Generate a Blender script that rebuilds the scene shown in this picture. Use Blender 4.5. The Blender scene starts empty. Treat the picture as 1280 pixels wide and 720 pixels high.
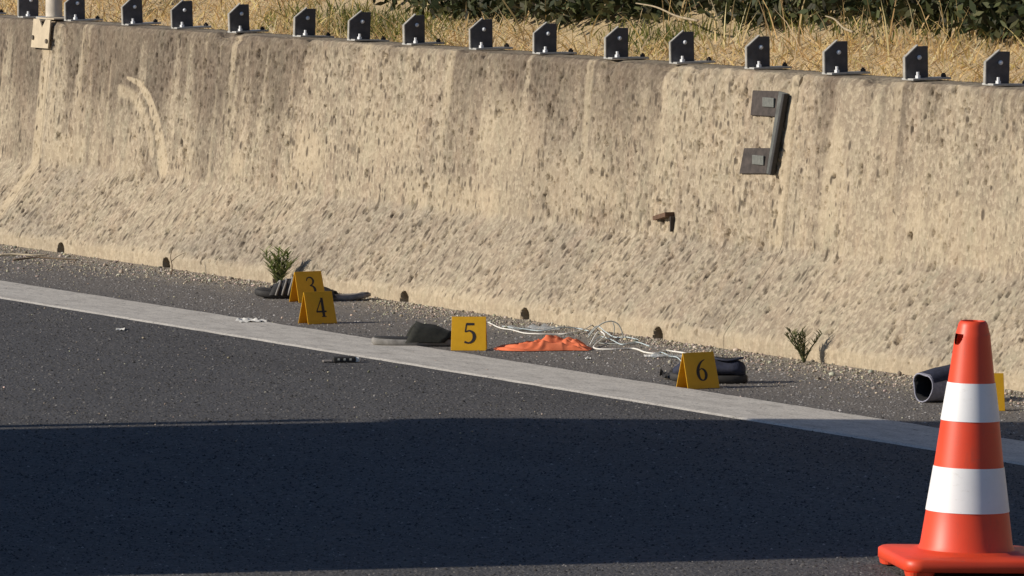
import bpy, bmesh, math, random
import numpy as np
from mathutils import Vector, Matrix

random.seed(7)
rng = np.random.default_rng(11)
R = math.radians
scene = bpy.context.scene
col = scene.collection

# ------------------------------------------------------------------ camera, sky, sun, exposure
F_PX, CAM_H, HORIZON = 9000.0, 1.6, -249.0          # long phone-zoom lens, in pixels of the 1280x720 photograph
PITCH = math.atan((360 - HORIZON) / F_PX)
cam_data = bpy.data.cameras.new('camera')
cam_data.sensor_width = 36.0
cam_data.lens = 36.0 * F_PX / 1280.0
cam_data.clip_start = 0.5
cam_data.clip_end = 5000
cam = bpy.data.objects.new('camera', cam_data)
cam.location = (0, 0, CAM_H)
cam.rotation_euler = (math.pi / 2 - PITCH, 0, 0)
col.objects.link(cam)
scene.camera = cam

SUN_EL, SUN_AZ = R(24.0), R(13.0)                    # from the left, 13 degrees towards the camera's side
SUN_DIR = Vector((-math.cos(SUN_AZ) * math.cos(SUN_EL), -math.sin(SUN_AZ) * math.cos(SUN_EL), math.sin(SUN_EL)))
world = bpy.data.worlds.new('World')
scene.world = world
world.use_nodes = True
wn = world.node_tree
bg = wn.nodes['Background']
sky = wn.nodes.new('ShaderNodeTexSky')
sky.sky_type = 'NISHITA'
sky.sun_disc = False
sky.sun_elevation = SUN_EL
sky.sun_rotation = math.atan2(SUN_DIR.x, SUN_DIR.y)
sky.ozone_density = 6.0
wn.links.new(sky.outputs[0], bg.inputs[0])
bg.inputs[1].default_value = 0.078
sun_data = bpy.data.lights.new('sun', 'SUN')
sun_data.energy = 4.6
sun_data.angle = R(0.53)
sun_data.color = (1.0, 0.91, 0.78)
sun = bpy.data.objects.new('sun', sun_data)
sun.rotation_euler = SUN_DIR.to_track_quat('Z', 'Y').to_euler()
col.objects.link(sun)
vs = scene.view_settings
vs.view_transform = 'Standard'
vs.look = 'None'
vs.exposure = 0.0
vs.gamma = 1.0
vs.use_curve_mapping = False

# ------------------------------------------------------------------ survey helpers
CAM = np.array([0, 0, CAM_H])
FWD = np.array([0, math.cos(PITCH), -math.sin(PITCH)])
UPV = np.array([0, math.sin(PITCH), math.cos(PITCH)])
RGT = np.array([1.0, 0, 0])


def ray(px, py):
    return FWD + RGT * (px - 640) / F_PX + UPV * (360 - py) / F_PX


def G(px, py, z=0.0):
    """point of the road plane (height z) measured from the photograph"""
    d = ray(px, py)
    return Vector(CAM + d * ((z - CAM_H) / d[2]))


A_, B_ = np.array(G(0, 305)), np.array(G(1280, 490))
u_ = (B_ - A_) / np.linalg.norm(B_ - A_)
T_ = -u_                                             # along the wall, towards the far left
N_ = np.array([-T_[1], T_[0], 0.0])                  # out of the wall, towards the road
W0 = np.array(G(640, 397.5))
W0 = A_ + u_ * ((W0 - A_) @ u_)
MW = Matrix(((T_[0], N_[0], 0, W0[0]), (T_[1], N_[1], 0, W0[1]), (0, 0, 1, 0), (0, 0, 0, 1)))
MWI = MW.inverted()


def wallpt(px, py, n0):
    """(X, Z) in the wall's frame of a point on the vertical plane n = n0"""
    d = ray(px, py)
    t = ((W0 - CAM) @ N_ + n0) / (d @ N_)
    p = CAM + d * t
    return float((p - W0) @ T_), float(p[2])


def wl(v):                                           # world -> wall frame
    return MWI @ Vector(v)


# ------------------------------------------------------------------ object helpers
def link(o, parent=None, label=None, cat=None, group=None, kind=None, mat_world=None):
    col.objects.link(o)
    if parent is not None:
        o.parent = parent
    if mat_world is not None:
        o.matrix_world = mat_world
    if label:
        o['label'] = label
    if cat:
        o['category'] = cat
    if group:
        o['group'] = group
    if kind:
        o['kind'] = kind
    return o


def thing(name, label, cat, group=None, M=None):
    o = bpy.data.objects.new(name, None)
    o.empty_display_size = 0.05
    return link(o, None, label, cat, group, None, M)


def mesh(name, verts, faces, mat, smooth=False):
    me = bpy.data.meshes.new(name)
    me.from_pydata([tuple(v) for v in verts], [], faces)
    if mat:
        me.materials.append(mat)
    if smooth:
        me.polygons.foreach_set('use_smooth', [True] * len(me.polygons))
    me.update()
    return me


def obj(name, verts, faces, mat, parent=None, smooth=False, **kw):
    return link(bpy.data.objects.new(name, mesh(name, verts, faces, mat, smooth)), parent, **kw)


def bm_obj(name, bm, mat, parent=None, smooth=False, **kw):
    bmesh.ops.recalc_face_normals(bm, faces=bm.faces)
    me = bpy.data.meshes.new(name)
    bm.to_mesh(me)
    bm.free()
    me.materials.append(mat)
    if smooth:
        me.polygons.foreach_set('use_smooth', [True] * len(me.polygons))
    return link(bpy.data.objects.new(name, me), parent, **kw)


def fast_mesh(name, V, Fq, mat, smooth=False, attrs=None, colattr=None):
    """big meshes from numpy: V (n,3), Fq (m,k)"""
    me = bpy.data.meshes.new(name)
    k = Fq.shape[1]
    me.vertices.add(len(V))
    me.vertices.foreach_set('co', np.ascontiguousarray(V, dtype=np.float32).ravel())
    me.loops.add(Fq.size)
    me.loops.foreach_set('vertex_index', np.ascontiguousarray(Fq, dtype=np.int32).ravel())
    me.polygons.add(len(Fq))
    me.polygons.foreach_set('loop_start', np.arange(0, Fq.size, k, dtype=np.int32))
    if smooth:
        me.polygons.foreach_set('use_smooth', np.ones(len(Fq), dtype=bool))
    me.update(calc_edges=True)
    for nm, a in (attrs or {}).items():
        at = me.attributes.new(nm, 'FLOAT', 'POINT')
        at.data.foreach_set('value', np.ascontiguousarray(a, dtype=np.float32).ravel())
    if colattr is not None:
        at = me.attributes.new('tint', 'FLOAT_COLOR', 'POINT')
        c4 = np.ones((len(V), 4), dtype=np.float32)
        c4[:, :3] = colattr
        at.data.foreach_set('color', c4.ravel())
    me.materials.append(mat)
    return me


def bm_box(bm, c, s, bev=0.0, M=None):
    r = bmesh.ops.create_cube(bm, size=1.0, matrix=(M or Matrix()) @ Matrix.Translation(c) @ Matrix.Diagonal((*s, 1)))
    if bev:
        es = {e for v in r['verts'] for e in v.link_edges}
        bmesh.ops.bevel(bm, geom=list(es), offset=bev, segments=2, affect='EDGES', profile=0.5)


def box(name, c, s, mat, parent=None, bev=0.0, **kw):
    bm = bmesh.new()
    bm_box(bm, c, s, bev)
    return bm_obj(name, bm, mat, parent, **kw)


def bm_cyl(bm, p0, p1, r0, r1=None, seg=12, caps=True):
    p0, p1 = Vector(p0), Vector(p1)
    d = p1 - p0
    q = d.to_track_quat('Z', 'Y').to_matrix().to_4x4()
    bmesh.ops.create_cone(bm, cap_ends=caps, segments=seg, radius1=r0, radius2=r0 if r1 is None else r1,
                          depth=d.length, matrix=Matrix.Translation((p0 + p1) / 2) @ q)


def bm_prism(bm, poly, axis_vec, M=None):
    """extrude a planar polygon (3d points) by axis_vec"""
    M = M or Matrix()
    a = [bm.verts.new(M @ Vector(p)) for p in poly]
    b = [bm.verts.new(M @ (Vector(p) + Vector(axis_vec))) for p in poly]
    bm.faces.new(a)
    bm.faces.new(b[::-1])
    n = len(a)
    for i in range(n):
        bm.faces.new((a[i], b[i], b[(i + 1) % n], a[(i + 1) % n]))


def bm_tube(bm, pts, radii, seg=7, cap=True):
    pts = [Vector(p) for p in pts]
    if not hasattr(radii, '__len__'):
        radii = [radii] * len(pts)
    radii = [float(r_) for r_ in radii]
    rings = []
    ref = Vector((0.3, 0.2, 1)).normalized()
    for i, p in enumerate(pts):
        d = (pts[min(i + 1, len(pts) - 1)] - pts[max(i - 1, 0)]).normalized()
        x = d.cross(ref)
        if x.length < 1e-3:
            x = d.cross(Vector((1, 0, 0)))
        x.normalize()
        y = d.cross(x).normalized()
        rings.append([bm.verts.new(p + radii[i] * (math.cos(a) * x + math.sin(a) * y))
                      for a in [2 * math.pi * k / seg for k in range(seg)]])
    for a, b in zip(rings, rings[1:]):
        for k in range(seg):
            bm.faces.new((a[k], a[(k + 1) % seg], b[(k + 1) % seg], b[k]))
    if cap:
        bm.faces.new(rings[0][::-1])
        bm.faces.new(rings[-1])


def loft(bm, rings, cap0=True, cap1=True):
    vr = [[bm.verts.new(p) for p in r] for r in rings]
    n = len(vr[0])
    for a, b in zip(vr, vr[1:]):
        for k in range(n):
            bm.faces.new((a[k], a[(k + 1) % n], b[(k + 1) % n], b[k]))
    if cap0:
        bm.faces.new(vr[0][::-1])
    if cap1:
        bm.faces.new(vr[-1])
    return vr


def smooth_path(pts, n=6):
    """Catmull-Rom through pts"""
    P = [Vector(p) for p in pts]
    P = [2 * P[0] - P[1]] + P + [2 * P[-1] - P[-2]]
    out = []
    for i in range(1, len(P) - 2):
        for k in range(n):
            t = k / n
            out.append(0.5 * ((2 * P[i]) + (-P[i - 1] + P[i + 1]) * t + (2 * P[i - 1] - 5 * P[i] + 4 * P[i + 1] - P[i + 2]) * t * t
                              + (-P[i - 1] + 3 * P[i] - 3 * P[i + 1] + P[i + 2]) * t ** 3))
    out.append(P[-2])
    return out


# ------------------------------------------------------------------ numpy noise
def vnoise(x, y, seed=0):
    """smooth value noise, broadcast arrays, range 0..1"""
    g = np.random.default_rng(seed).random((256, 256))
    xi, yi = np.floor(x).astype(int), np.floor(y).astype(int)
    fx, fy = x - xi, y - yi
    fx, fy = fx * fx * (3 - 2 * fx), fy * fy * (3 - 2 * fy)
    a, b = g[xi % 256, yi % 256], g[(xi + 1) % 256, yi % 256]
    c, d = g[xi % 256, (yi + 1) % 256], g[(xi + 1) % 256, (yi + 1) % 256]
    return (a * (1 - fx) + b * fx) * (1 - fy) + (c * (1 - fx) + d * fx) * fy


def fbm(x, y, seed=0, oct=4, gain=0.5):
    s, amp, tot = 0, 1.0, 0
    for o in range(oct):
        s = s + amp * vnoise(x * 2 ** o + 17.3 * o, y * 2 ** o + 5.1 * o, seed + o)
        tot += amp
        amp *= gain
    return s / tot


def sstep(a, b, x):
    t = np.clip((x - a) / (b - a), 0, 1)
    return t * t * (3 - 2 * t)


# ------------------------------------------------------------------ materials
class NT:
    def __init__(self, name):
        self.m = bpy.data.materials.new(name)
        self.m.use_nodes = True
        self.t = self.m.node_tree
        self.b = self.t.nodes['Principled BSDF']

    def n(self, typ, **kw):
        nd = self.t.nodes.new(typ)
        for k, v in kw.items():
            if k.startswith('i_'):
                key = k[2:]
                nd.inputs[int(key) if key.isdigit() else key.replace('_', ' ')].default_value = v
            else:
                setattr(nd, k, v)
        return nd

    def l(self, a, b):
        self.t.links.new(a, b)

    def coords(self, scale=(1, 1, 1), kind='Object'):
        tc = self.n('ShaderNodeTexCoord')
        mp = self.n('ShaderNodeMapping')
        mp.inputs['Scale'].default_value = scale
        self.l(tc.outputs[kind], mp.inputs[0])
        return mp.outputs[0]

    def noise(self, co, scale, detail=4, rough=0.55):
        nd = self.n('ShaderNodeTexNoise', i_Scale=scale, i_Detail=detail, i_Roughness=rough)
        self.l(co, nd.inputs['Vector'])
        return nd.outputs['Fac']

    def voro(self, co, scale, out='Color', feature='F1'):
        nd = self.n('ShaderNodeTexVoronoi', feature=feature, i_Scale=scale)
        self.l(co, nd.inputs['Vector'])
        return nd.outputs[out]

    def ramp(self, fac, stops):
        nd = self.n('ShaderNodeValToRGB')
        cr = nd.color_ramp
        while len(cr.elements) < len(stops):
            cr.elements.new(0.5)
        for e, (p, c) in zip(cr.elements, stops):
            e.position = p
            e.color = (*c, 1) if len(c) == 3 else c
        self.l(fac, nd.inputs[0])
        return nd.outputs[0]

    def fac(self, v, a, b, lo=0.0, hi=1.0):
        nd = self.n('ShaderNodeMapRange', i_1=a, i_2=b, i_3=lo, i_4=hi)
        self.l(v, nd.inputs[0])
        return nd.outputs[0]

    def mix(self, fac, a, b, blend='MIX'):
        nd = self.n('ShaderNodeMix', data_type='RGBA', blend_type=blend)
        for s, v in ((nd.inputs[0], fac), (nd.inputs[6], a), (nd.inputs[7], b)):
            if isinstance(v, (int, float)):
                s.default_value = v
            elif isinstance(v, tuple):
                s.default_value = (*v, 1)
            else:
                self.l(v, s)
        return nd.outputs[2]

    def math(self, op, a, b=0.0):
        nd = self.n('ShaderNodeMath', operation=op)
        for s, v in ((nd.inputs[0], a), (nd.inputs[1], b)):
            if isinstance(v, (int, float)):
                s.default_value = v
            else:
                self.l(v, s)
        return nd.outputs[0]

    def attr(self, name, out='Fac'):
        return self.n('ShaderNodeAttribute', attribute_name=name).outputs[out]

    def bump(self, h, strength=0.5, dist=0.002):
        nd = self.n('ShaderNodeBump', i_Strength=strength, i_Distance=dist)
        self.l(h, nd.inputs['Height'])
        self.l(nd.outputs[0], self.b.inputs['Normal'])

    def color(self, c):
        if isinstance(c, tuple):
            self.b.inputs['Base Color'].default_value = (*c, 1)
        else:
            self.l(c, self.b.inputs['Base Color'])

    def set(self, **kw):
        for k, v in kw.items():
            s = self.b.inputs[k.replace('_', ' ')]
            if isinstance(v, (int, float, tuple)):
                s.default_value = v
            else:
                self.l(v, s)


def simple(name, c, rough=0.6, metal=0.0, var=0.25, scale=60.0, spec=0.5, bump=0.0, c2=None):
    m = NT(name)
    co = m.coords()
    f = m.noise(co, scale, 5, 0.6)
    dark = tuple(x * (1 - var) for x in c)
    lite = c2 or tuple(min(1, x * (1 + var)) for x in c)
    m.color(m.ramp(f, [(0.32, dark), (0.68, lite)]))
    m.set(Roughness=rough, Metallic=metal, Specular_IOR_Level=spec)
    if bump:
        m.bump(f, bump, 0.002)
    return m.m


# concrete: sandy, streaked, with exposed aggregate; "pale", "dark" and "grey" are stains with their own shapes
def make_concrete():
    m = NT('weathered_concrete')
    co = m.coords()
    sv = m.coords((1.0, 1.0, 0.16))
    big = m.noise(co, 3.2, 4, 0.6)
    mid = m.noise(sv, 30, 5, 0.65)
    fine = m.noise(co, 210, 3, 0.7)
    base = m.ramp(big, [(0.33, (0.310, 0.260, 0.188)), (0.55, (0.385, 0.322, 0.228)), (0.72, (0.45, 0.372, 0.256))])
    sv2 = m.coords((1.0, 1.0, 0.42))
    med = m.noise(sv2, 60, 4, 0.7)
    c = m.mix(m.fac(mid, 0.36, 0.66, 0.0, 0.55), base, (0.225, 0.182, 0.135))
    c = m.mix(m.fac(med, 0.53, 0.66, 0.0, 0.72), c, (0.150, 0.116, 0.084))
    c = m.mix(m.fac(med, 0.47, 0.35, 0.0, 0.62), c, (0.52, 0.43, 0.30))
    hue = m.noise(sv2, 11, 4, 0.65)
    c = m.mix(m.fac(hue, 0.52, 0.66, 0.0, 0.45), c, (0.36, 0.262, 0.185))
    c = m.mix(m.fac(hue, 0.48, 0.34, 0.0, 0.45), c, (0.285, 0.265, 0.19))
    # aggregate grains
    g1 = m.n('ShaderNodeSeparateColor')
    m.l(m.voro(co, 95), g1.inputs[0])
    c = m.mix(m.fac(g1.outputs[0], 0.72, 0.80, 0, 0.5), c, (0.21, 0.165, 0.12))
    c = m.mix(m.fac(g1.outputs[1], 0.74, 0.82, 0, 0.55), c, (0.50, 0.42, 0.31))
    g2 = m.n('ShaderNodeSeparateColor')
    m.l(m.voro(co, 48), g2.inputs[0])
    c = m.mix(m.fac(g2.outputs[2], 0.80, 0.84, 0, 0.5), c, (0.19, 0.145, 0.105))
    c = m.mix(m.fac(fine, 0.35, 0.7, 0, 0.35), c, (0.46, 0.385, 0.275))
    c = m.mix(m.fac(m.attr('dark'), 0, 1, 0, 1.0), c, (0.50, 0.48, 0.485), 'MULTIPLY')
    c = m.mix(m.fac(m.attr('grey'), 0, 1, 0, 0.9), c, (0.80, 0.815, 0.86), 'MULTIPLY')
    c = m.mix(m.fac(m.attr('pale'), 0, 1, 0, 0.62), c, (0.52, 0.425, 0.29))
    c = m.mix(m.fac(m.attr('pit_shade'), 0, 1, 0, 0.9), c, (0.060, 0.046, 0.034))  # painted flecks: the darkness of shaded pits as colour
    m.color(c)
    m.set(Roughness=0.92, Specular_IOR_Level=0.25)
    h = m.math('ADD', m.math('MULTIPLY', fine, 0.6), m.voro(co, 95, 'Distance'))
    m.bump(h, 0.55, 0.003)
    return m.m


def make_asphalt():
    m = NT('asphalt')
    co = m.coords()
    big = m.noise(co, 0.9, 5, 0.6)
    streak = m.noise(m.coords((0.25, 3.0, 1.0)), 1.6, 4, 0.6)
    base = m.ramp(big, [(0.30, (0.078, 0.076, 0.078)), (0.70, (0.108, 0.105, 0.106))])
    c = m.mix(m.fac(streak, 0.35, 0.70, 0, 0.6), base, (0.064, 0.061, 0.061))
    c = m.mix(m.fac(m.noise(m.coords((0.5, 1.6, 1)), 2.7, 4, 0.65), 0.52, 0.72, 0, 0.4), c, (0.135, 0.128, 0.122))
    g = m.n('ShaderNodeSeparateColor')
    m.l(m.voro(m.coords((1.9, 0.8, 1.0)), 130), g.inputs[0])
    c = m.mix(m.fac(g.outputs[0], 0.55, 0.75, 0, 0.55), c, (0.035, 0.034, 0.035))
    c = m.mix(m.fac(g.outputs[1], 0.74, 0.92, 0, 0.6), c, (0.17, 0.16, 0.148))
    g2 = m.n('ShaderNodeSeparateColor')
    m.l(m.voro(co, 26), g2.inputs[0])
    # dust blown against the foot of the wall (object y = distance from the wall)
    sx = m.n('ShaderNodeSeparateXYZ')
    tc = m.n('ShaderNodeTexCoord')
    m.l(tc.outputs['Object'], sx.inputs[0])
    dn = m.noise(m.coords((1, 2.0, 1)), 5, 5, 0.65)
    dist = m.math('ADD', sx.outputs[1], m.math('MULTIPLY', m.math('SUBTRACT', dn, 0.5), 0.55))
    c = m.mix(m.fac(dist, 1.0, 0.65, 0.0, 0.78), c, (0.178, 0.160, 0.142))
    c = m.mix(m.fac(dist, 0.34, 0.04, 0.0, 0.85), c, (0.30, 0.26, 0.205))
    m.color(c)
    m.set(Roughness=0.85, Specular_IOR_Level=0.3)
    m.bump(m.voro(co, 120, 'Distance'), 0.6, 0.004)
    return m.m


def make_line():
    m = NT('worn_road_paint')
    co = m.coords()
    wear = m.noise(m.coords((0.6, 1.6, 1)), 11, 7, 0.75)
    fine = m.noise(co, 160, 3, 0.7)
    c = m.ramp(wear, [(0.30, (0.36, 0.335, 0.295)), (0.48, (0.54, 0.505, 0.45)), (0.70, (0.66, 0.62, 0.55))])
    c = m.mix(m.fac(fine, 0.50, 0.66, 0, 0.6), c, (0.15, 0.143, 0.132))
    chip = m.noise(m.coords((0.7, 1.4, 1)), 26, 5, 0.75)
    c = m.mix(m.fac(chip, 0.60, 0.66, 0, 0.8), c, (0.12, 0.114, 0.108))
    m.color(c)
    m.set(Roughness=0.75)
    m.bump(fine, 0.4, 0.002)
    return m.m


def make_tint(name, rough=0.7, trans=0.25, boost=(1, 1, 1)):
    m = NT(name)
    c = m.attr('tint', 'Color')
    m.color(c)
    m.set(Roughness=rough, Specular_IOR_Level=0.25)
    tr = m.n('ShaderNodeBsdfTranslucent')
    m.l(c, tr.inputs[0])
    mx = m.n('ShaderNodeMixShader')
    mx.inputs[0].default_value = trans
    out = m.t.nodes['Material Output']
    m.l(m.b.outputs[0], mx.inputs[1])
    m.l(tr.outputs[0], mx.inputs[2])
    m.l(mx.outputs[0], out.inputs[0])
    return m.m


def make_soil():
    m = NT('dry_soil')
    co = m.coords()
    f = m.noise(co, 3.5, 6, 0.65)
    f2 = m.noise(co, 70, 4, 0.7)
    c = m.ramp(f, [(0.3, (0.36, 0.27, 0.16)), (0.7, (0.56, 0.43, 0.25))])
    c = m.mix(m.fac(f2, 0.45, 0.7, 0, 0.5), c, (0.60, 0.47, 0.28))
    m.color(c)
    m.set(Roughness=0.95)
    m.bump(f2, 0.6, 0.02)
    return m.m


def make_marker_yellow():
    m = NT('marker_yellow_plastic')
    co = m.coords()
    f = m.noise(co, 40, 4, 0.6)
    c = m.ramp(f, [(0.3, (0.74, 0.41, 0.010)), (0.7, (0.82, 0.47, 0.015))])
    m.color(c)
    m.set(Roughness=0.45)
    tr = m.n('ShaderNodeBsdfTranslucent')
    m.l(c, tr.inputs[0])
    mx = m.n('ShaderNodeMixShader')
    mx.inputs[0].default_value = 0.22
    m.l(m.b.outputs[0], mx.inputs[1])
    m.l(tr.outputs[0], mx.inputs[2])
    m.l(mx.outputs[0], m.t.nodes['Material Output'].inputs[0])
    return m.m


def make_cone_orange():
    m = NT('cone_orange')
    co = m.coords()
    f = m.noise(co, 9, 5, 0.6)
    f2 = m.noise(m.coords((1, 1, 0.25)), 60, 4, 0.65)
    c = m.ramp(f, [(0.3, (0.74, 0.060, 0.020)), (0.7, (0.80, 0.078, 0.026))])
    c = m.mix(m.fac(f2, 0.55, 0.8, 0, 0.45), c, (0.40, 0.075, 0.045))
    sc = m.noise(m.coords((1, 1, 3.5)), 26, 6, 0.75)
    c = m.mix(m.fac(sc, 0.60, 0.70, 0, 0.35), c, (0.30, 0.12, 0.09))
    m.color(c)
    m.set(Roughness=0.46, Specular_IOR_Level=0.5)
    return m.m


def make_band():
    m = NT('reflective_white_band')
    co = m.coords()
    f = m.noise(co, 14, 5, 0.6)
    c = m.ramp(f, [(0.3, (0.80, 0.80, 0.81)), (0.6, (0.85, 0.85, 0.86))])
    sc = m.noise(m.coords((1, 1, 3.0)), 34, 6, 0.75)
    m.color(m.mix(m.fac(sc, 0.60, 0.72, 0, 0.35), c, (0.50, 0.47, 0.43)))
    m.set(Roughness=0.45, Specular_IOR_Level=0.5)
    return m.m


M_CONC = make_concrete()
M_ASPH = make_asphalt()
M_LINE = make_line()
M_SOIL = make_soil()
M_GRASS = make_tint('dry_grass', 0.7, 0.45)
M_LEAF = make_tint('leaf', 0.6, 0.2)
M_STONE = make_tint('gravel_stone', 0.9, 0.0)
M_YEL = make_marker_yellow()
M_INK = simple('printed_black', (0.018, 0.012, 0.012), 0.6, var=0.2)
M_ORANGE = make_cone_orange()
M_BAND = make_band()
M_STEEL = simple('dark_painted_steel', (0.085, 0.081, 0.086), 0.6, 0.0, 0.25, 50, bump=0.1)
M_GALV = simple('galvanised_steel', (0.50, 0.49, 0.46), 0.5, 0.35, 0.18, 90)
M_SUNEDGE = simple('sunlit_edge_tone', (0.36, 0.34, 0.30), 0.6, 0.0, 0.2, 60)  # paler tone for the sunlit edge of the bracket plates
M_POST = simple('pale_painted_post', (0.56, 0.50, 0.41), 0.6, 0.0, 0.12, 30)
M_BOLT = simple('zinc_bolt', (0.82, 0.83, 0.84), 0.4, 0.0, 0.05, 120)
M_RUST = simple('dark_rusty_steel', (0.060, 0.048, 0.042), 0.75, 0.2, 0.4, 45, bump=0.3)
M_RUSTNUT = simple('grey_nut', (0.14, 0.145, 0.13), 0.6, 0.0, 0.25, 90)
M_STRIP = simple('grey_green_steel', (0.095, 0.098, 0.090), 0.7, 0.1, 0.35, 30, bump=0.2)
M_SHADESTEEL = simple('shaded_steel', (0.03, 0.028, 0.028), 0.7)  # darker tone for the plate flange's shaded side
M_STUB = simple('rusty_brown_steel', (0.13, 0.075, 0.045), 0.85, 0.1, 0.3, 60, bump=0.3)
M_COVER = simple('cream_painted_plate', (0.52, 0.43, 0.30), 0.7, 0.0, 0.12, 25, bump=0.1)
M_HOLE = simple('dark_bolt', (0.12, 0.10, 0.075), 0.8)
M_RUBBER = simple('dark_rubber', (0.028, 0.026, 0.025), 0.75, var=0.3)
M_SOLE = simple('off_white_sole', (0.42, 0.40, 0.37), 0.8, var=0.2, scale=70)
M_SOLE2 = simple('worn_grey_sole', (0.25, 0.235, 0.215), 0.8, var=0.35, scale=35)
M_OLIVE = simple('dark_olive_strap', (0.019, 0.020, 0.015), 0.85, var=0.35, scale=90, bump=0.3)
M_NAVY = simple('navy_fabric', (0.022, 0.026, 0.048), 0.85, var=0.3, scale=120, bump=0.3)
M_BLACK = simple('black_lining', (0.008, 0.008, 0.010), 0.95, var=0.2)
M_GREYF = simple('lavender_grey_fabric', (0.27, 0.27, 0.33), 0.85, var=0.2, scale=110, bump=0.3)
M_MAROON = simple('maroon_trim', (0.09, 0.03, 0.035), 0.8)
M_CLOTH = simple('orange_cloth', (0.76, 0.155, 0.05), 0.85, var=0.14, scale=22, bump=0.2, c2=(0.82, 0.22, 0.10))
M_CORD = simple('white_cord', (0.72, 0.70, 0.64), 0.7, var=0.12)
M_STRAND = simple('bluish_plastic_strand', (0.52, 0.60, 0.62), 0.45, var=0.12)
M_WIRE = simple('pale_grey_wire', (0.36, 0.37, 0.34), 0.5, var=0.2)
M_PAPER = simple('white_scrap', (0.74, 0.72, 0.66), 0.8, var=0.1)
M_FOOT = simple('grey_footbed', (0.20, 0.18, 0.165), 0.85, var=0.3, scale=60)
M_TWIG = simple('dry_twig', (0.16, 0.115, 0.075), 0.9, var=0.3)
M_STRAWST = simple('bleached_stick', (0.58, 0.49, 0.34), 0.85, var=0.2)
M_TWIG2 = simple('pale_branch', (0.36, 0.29, 0.19), 0.85, var=0.25)
M_BARK = simple('shrub_bark', (0.10, 0.08, 0.06), 0.9, var=0.3)
M_TRAILER = simple('white_trailer_panel', (0.62, 0.62, 0.60), 0.5, var=0.06, scale=4)
M_GREYMET = simple('grey_trailer_frame', (0.22, 0.22, 0.22), 0.55, 0.3)

# clear plastic film
_m = NT('clear_plastic_film')
_m.color((0.80, 0.86, 0.88))
_m.set(Roughness=0.25, Alpha=0.38)
M_FILM = _m.m

# ------------------------------------------------------------------ setting: ground, road, edge line, bank
obj('ground', [(-3000, -3000, -0.25), (3000, -3000, -0.25), (3000, 3000, -0.25), (-3000, 3000, -0.25)], [(0, 1, 2, 3)], M_SOIL, kind='structure')
obj('road', [(-220, -0.5, 0), (220, -0.5, 0), (220, 13.5, 0), (-220, 13.5, 0)], [(3, 2, 1, 0)], M_ASPH, kind='structure', mat_world=MW)
LY0, LY1 = 0.785, 1.085
lx = np.concatenate([[-200, -40], np.linspace(-6, 8, 300), [40, 200]])
e0 = LY0 + 0.03 * (fbm(lx * 0.35, lx * 0, 3, 2) - 0.5) + 0.012 * (fbm(lx * 9, lx * 0, 5, 3) - 0.5)
e1 = LY1 + 0.02 * (fbm(lx * 0.35, lx * 0 + 3, 4, 2) - 0.5) + 0.008 * (fbm(lx * 9, lx * 0, 6, 3) - 0.5)
n_ = len(lx)
lv = [(x, a - .006, 0.0003) for x, a in zip(lx, e0)] + [(x, a, 0.004) for x, a in zip(lx, e0)] + [(x, b, 0.004) for x, b in zip(lx, e1)] + [(x, b + .012, 0.0003) for x, b in zip(lx, e1)]
obj('edge_line', lv, [(q * n_ + i, q * n_ + i + 1, (q + 1) * n_ + i + 1, (q + 1) * n_ + i) for q in range(3) for i in range(n_ - 1)], M_LINE, kind='structure', mat_world=MW)


def gx_(px):
    return wallpt(px, 30, -1.0)[0]


def bank_z(x, y):
    """height of the verge behind the wall; y is negative behind it"""
    d = np.maximum(-y - 0.40, 0)
    z = 0.715 + 0.03 * np.minimum(d, 0.08) + 0.50 * np.clip(d - 0.07, 0, 0.55) + 0.33 * np.maximum(d - 0.62, 0)
    z = np.minimum(z, 9 + 0.02 * d)
    z = z + 0.05 * (fbm(x * 0.9 + 40, y * 0.9 + 40, 21, 4) - 0.5) * sstep(0, 0.8, d) + 0.03 * (fbm(x * 6 + 40, y * 6 + 40, 25, 3) - 0.5)
    return z


bx_ = np.concatenate([np.linspace(-160, -8, 30), np.linspace(-7.5, 10, 300), np.linspace(11, 160, 30)])
by_ = np.concatenate([[-0.32], -0.38 - np.linspace(0, 1, 110) ** 1.6 * 4.5, -5.2 - np.linspace(0, 1, 25) ** 2 * 150])
X, Y = np.meshgrid(bx_, by_, indexing='ij')
Z = bank_z(X, Y)
Z[:, 0] = 0.0
V = np.stack([X, Y, Z], -1).reshape(-1, 3)
ii, jj = np.meshgrid(np.arange(len(bx_) - 1), np.arange(len(by_) - 1), indexing='ij')
k0 = (ii * len(by_) + jj).ravel()
Fq = np.stack([k0, k0 + 1, k0 + len(by_) + 1, k0 + len(by_)], -1)
link(bpy.data.objects.new('bank', fast_mesh('bank', V, Fq, M_SOIL, True)), kind='structure', mat_world=MW)

# ------------------------------------------------------------------ concrete barriers (slip-formed profile, pits and scuppers in relief)
WALL_H, KINK_Z, KINK_N, TOP_N, TOE = 0.80, 0.285, -0.19, -0.245, 0.045
XJ_R = wallpt(988, 160, -0.22)[0]                    # joint beside the C-shaped plate
XJ_L = wallpt(58, 100, -0.22)[0]                     # joint under the cover plate
SEG_L = XJ_L - XJ_R
X_MIN_VIS, X_MAX_VIS = wallpt(1290, 300, -0.1)[0] - 0.25, wallpt(-10, 150, -0.2)[0] + 0.25

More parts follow.
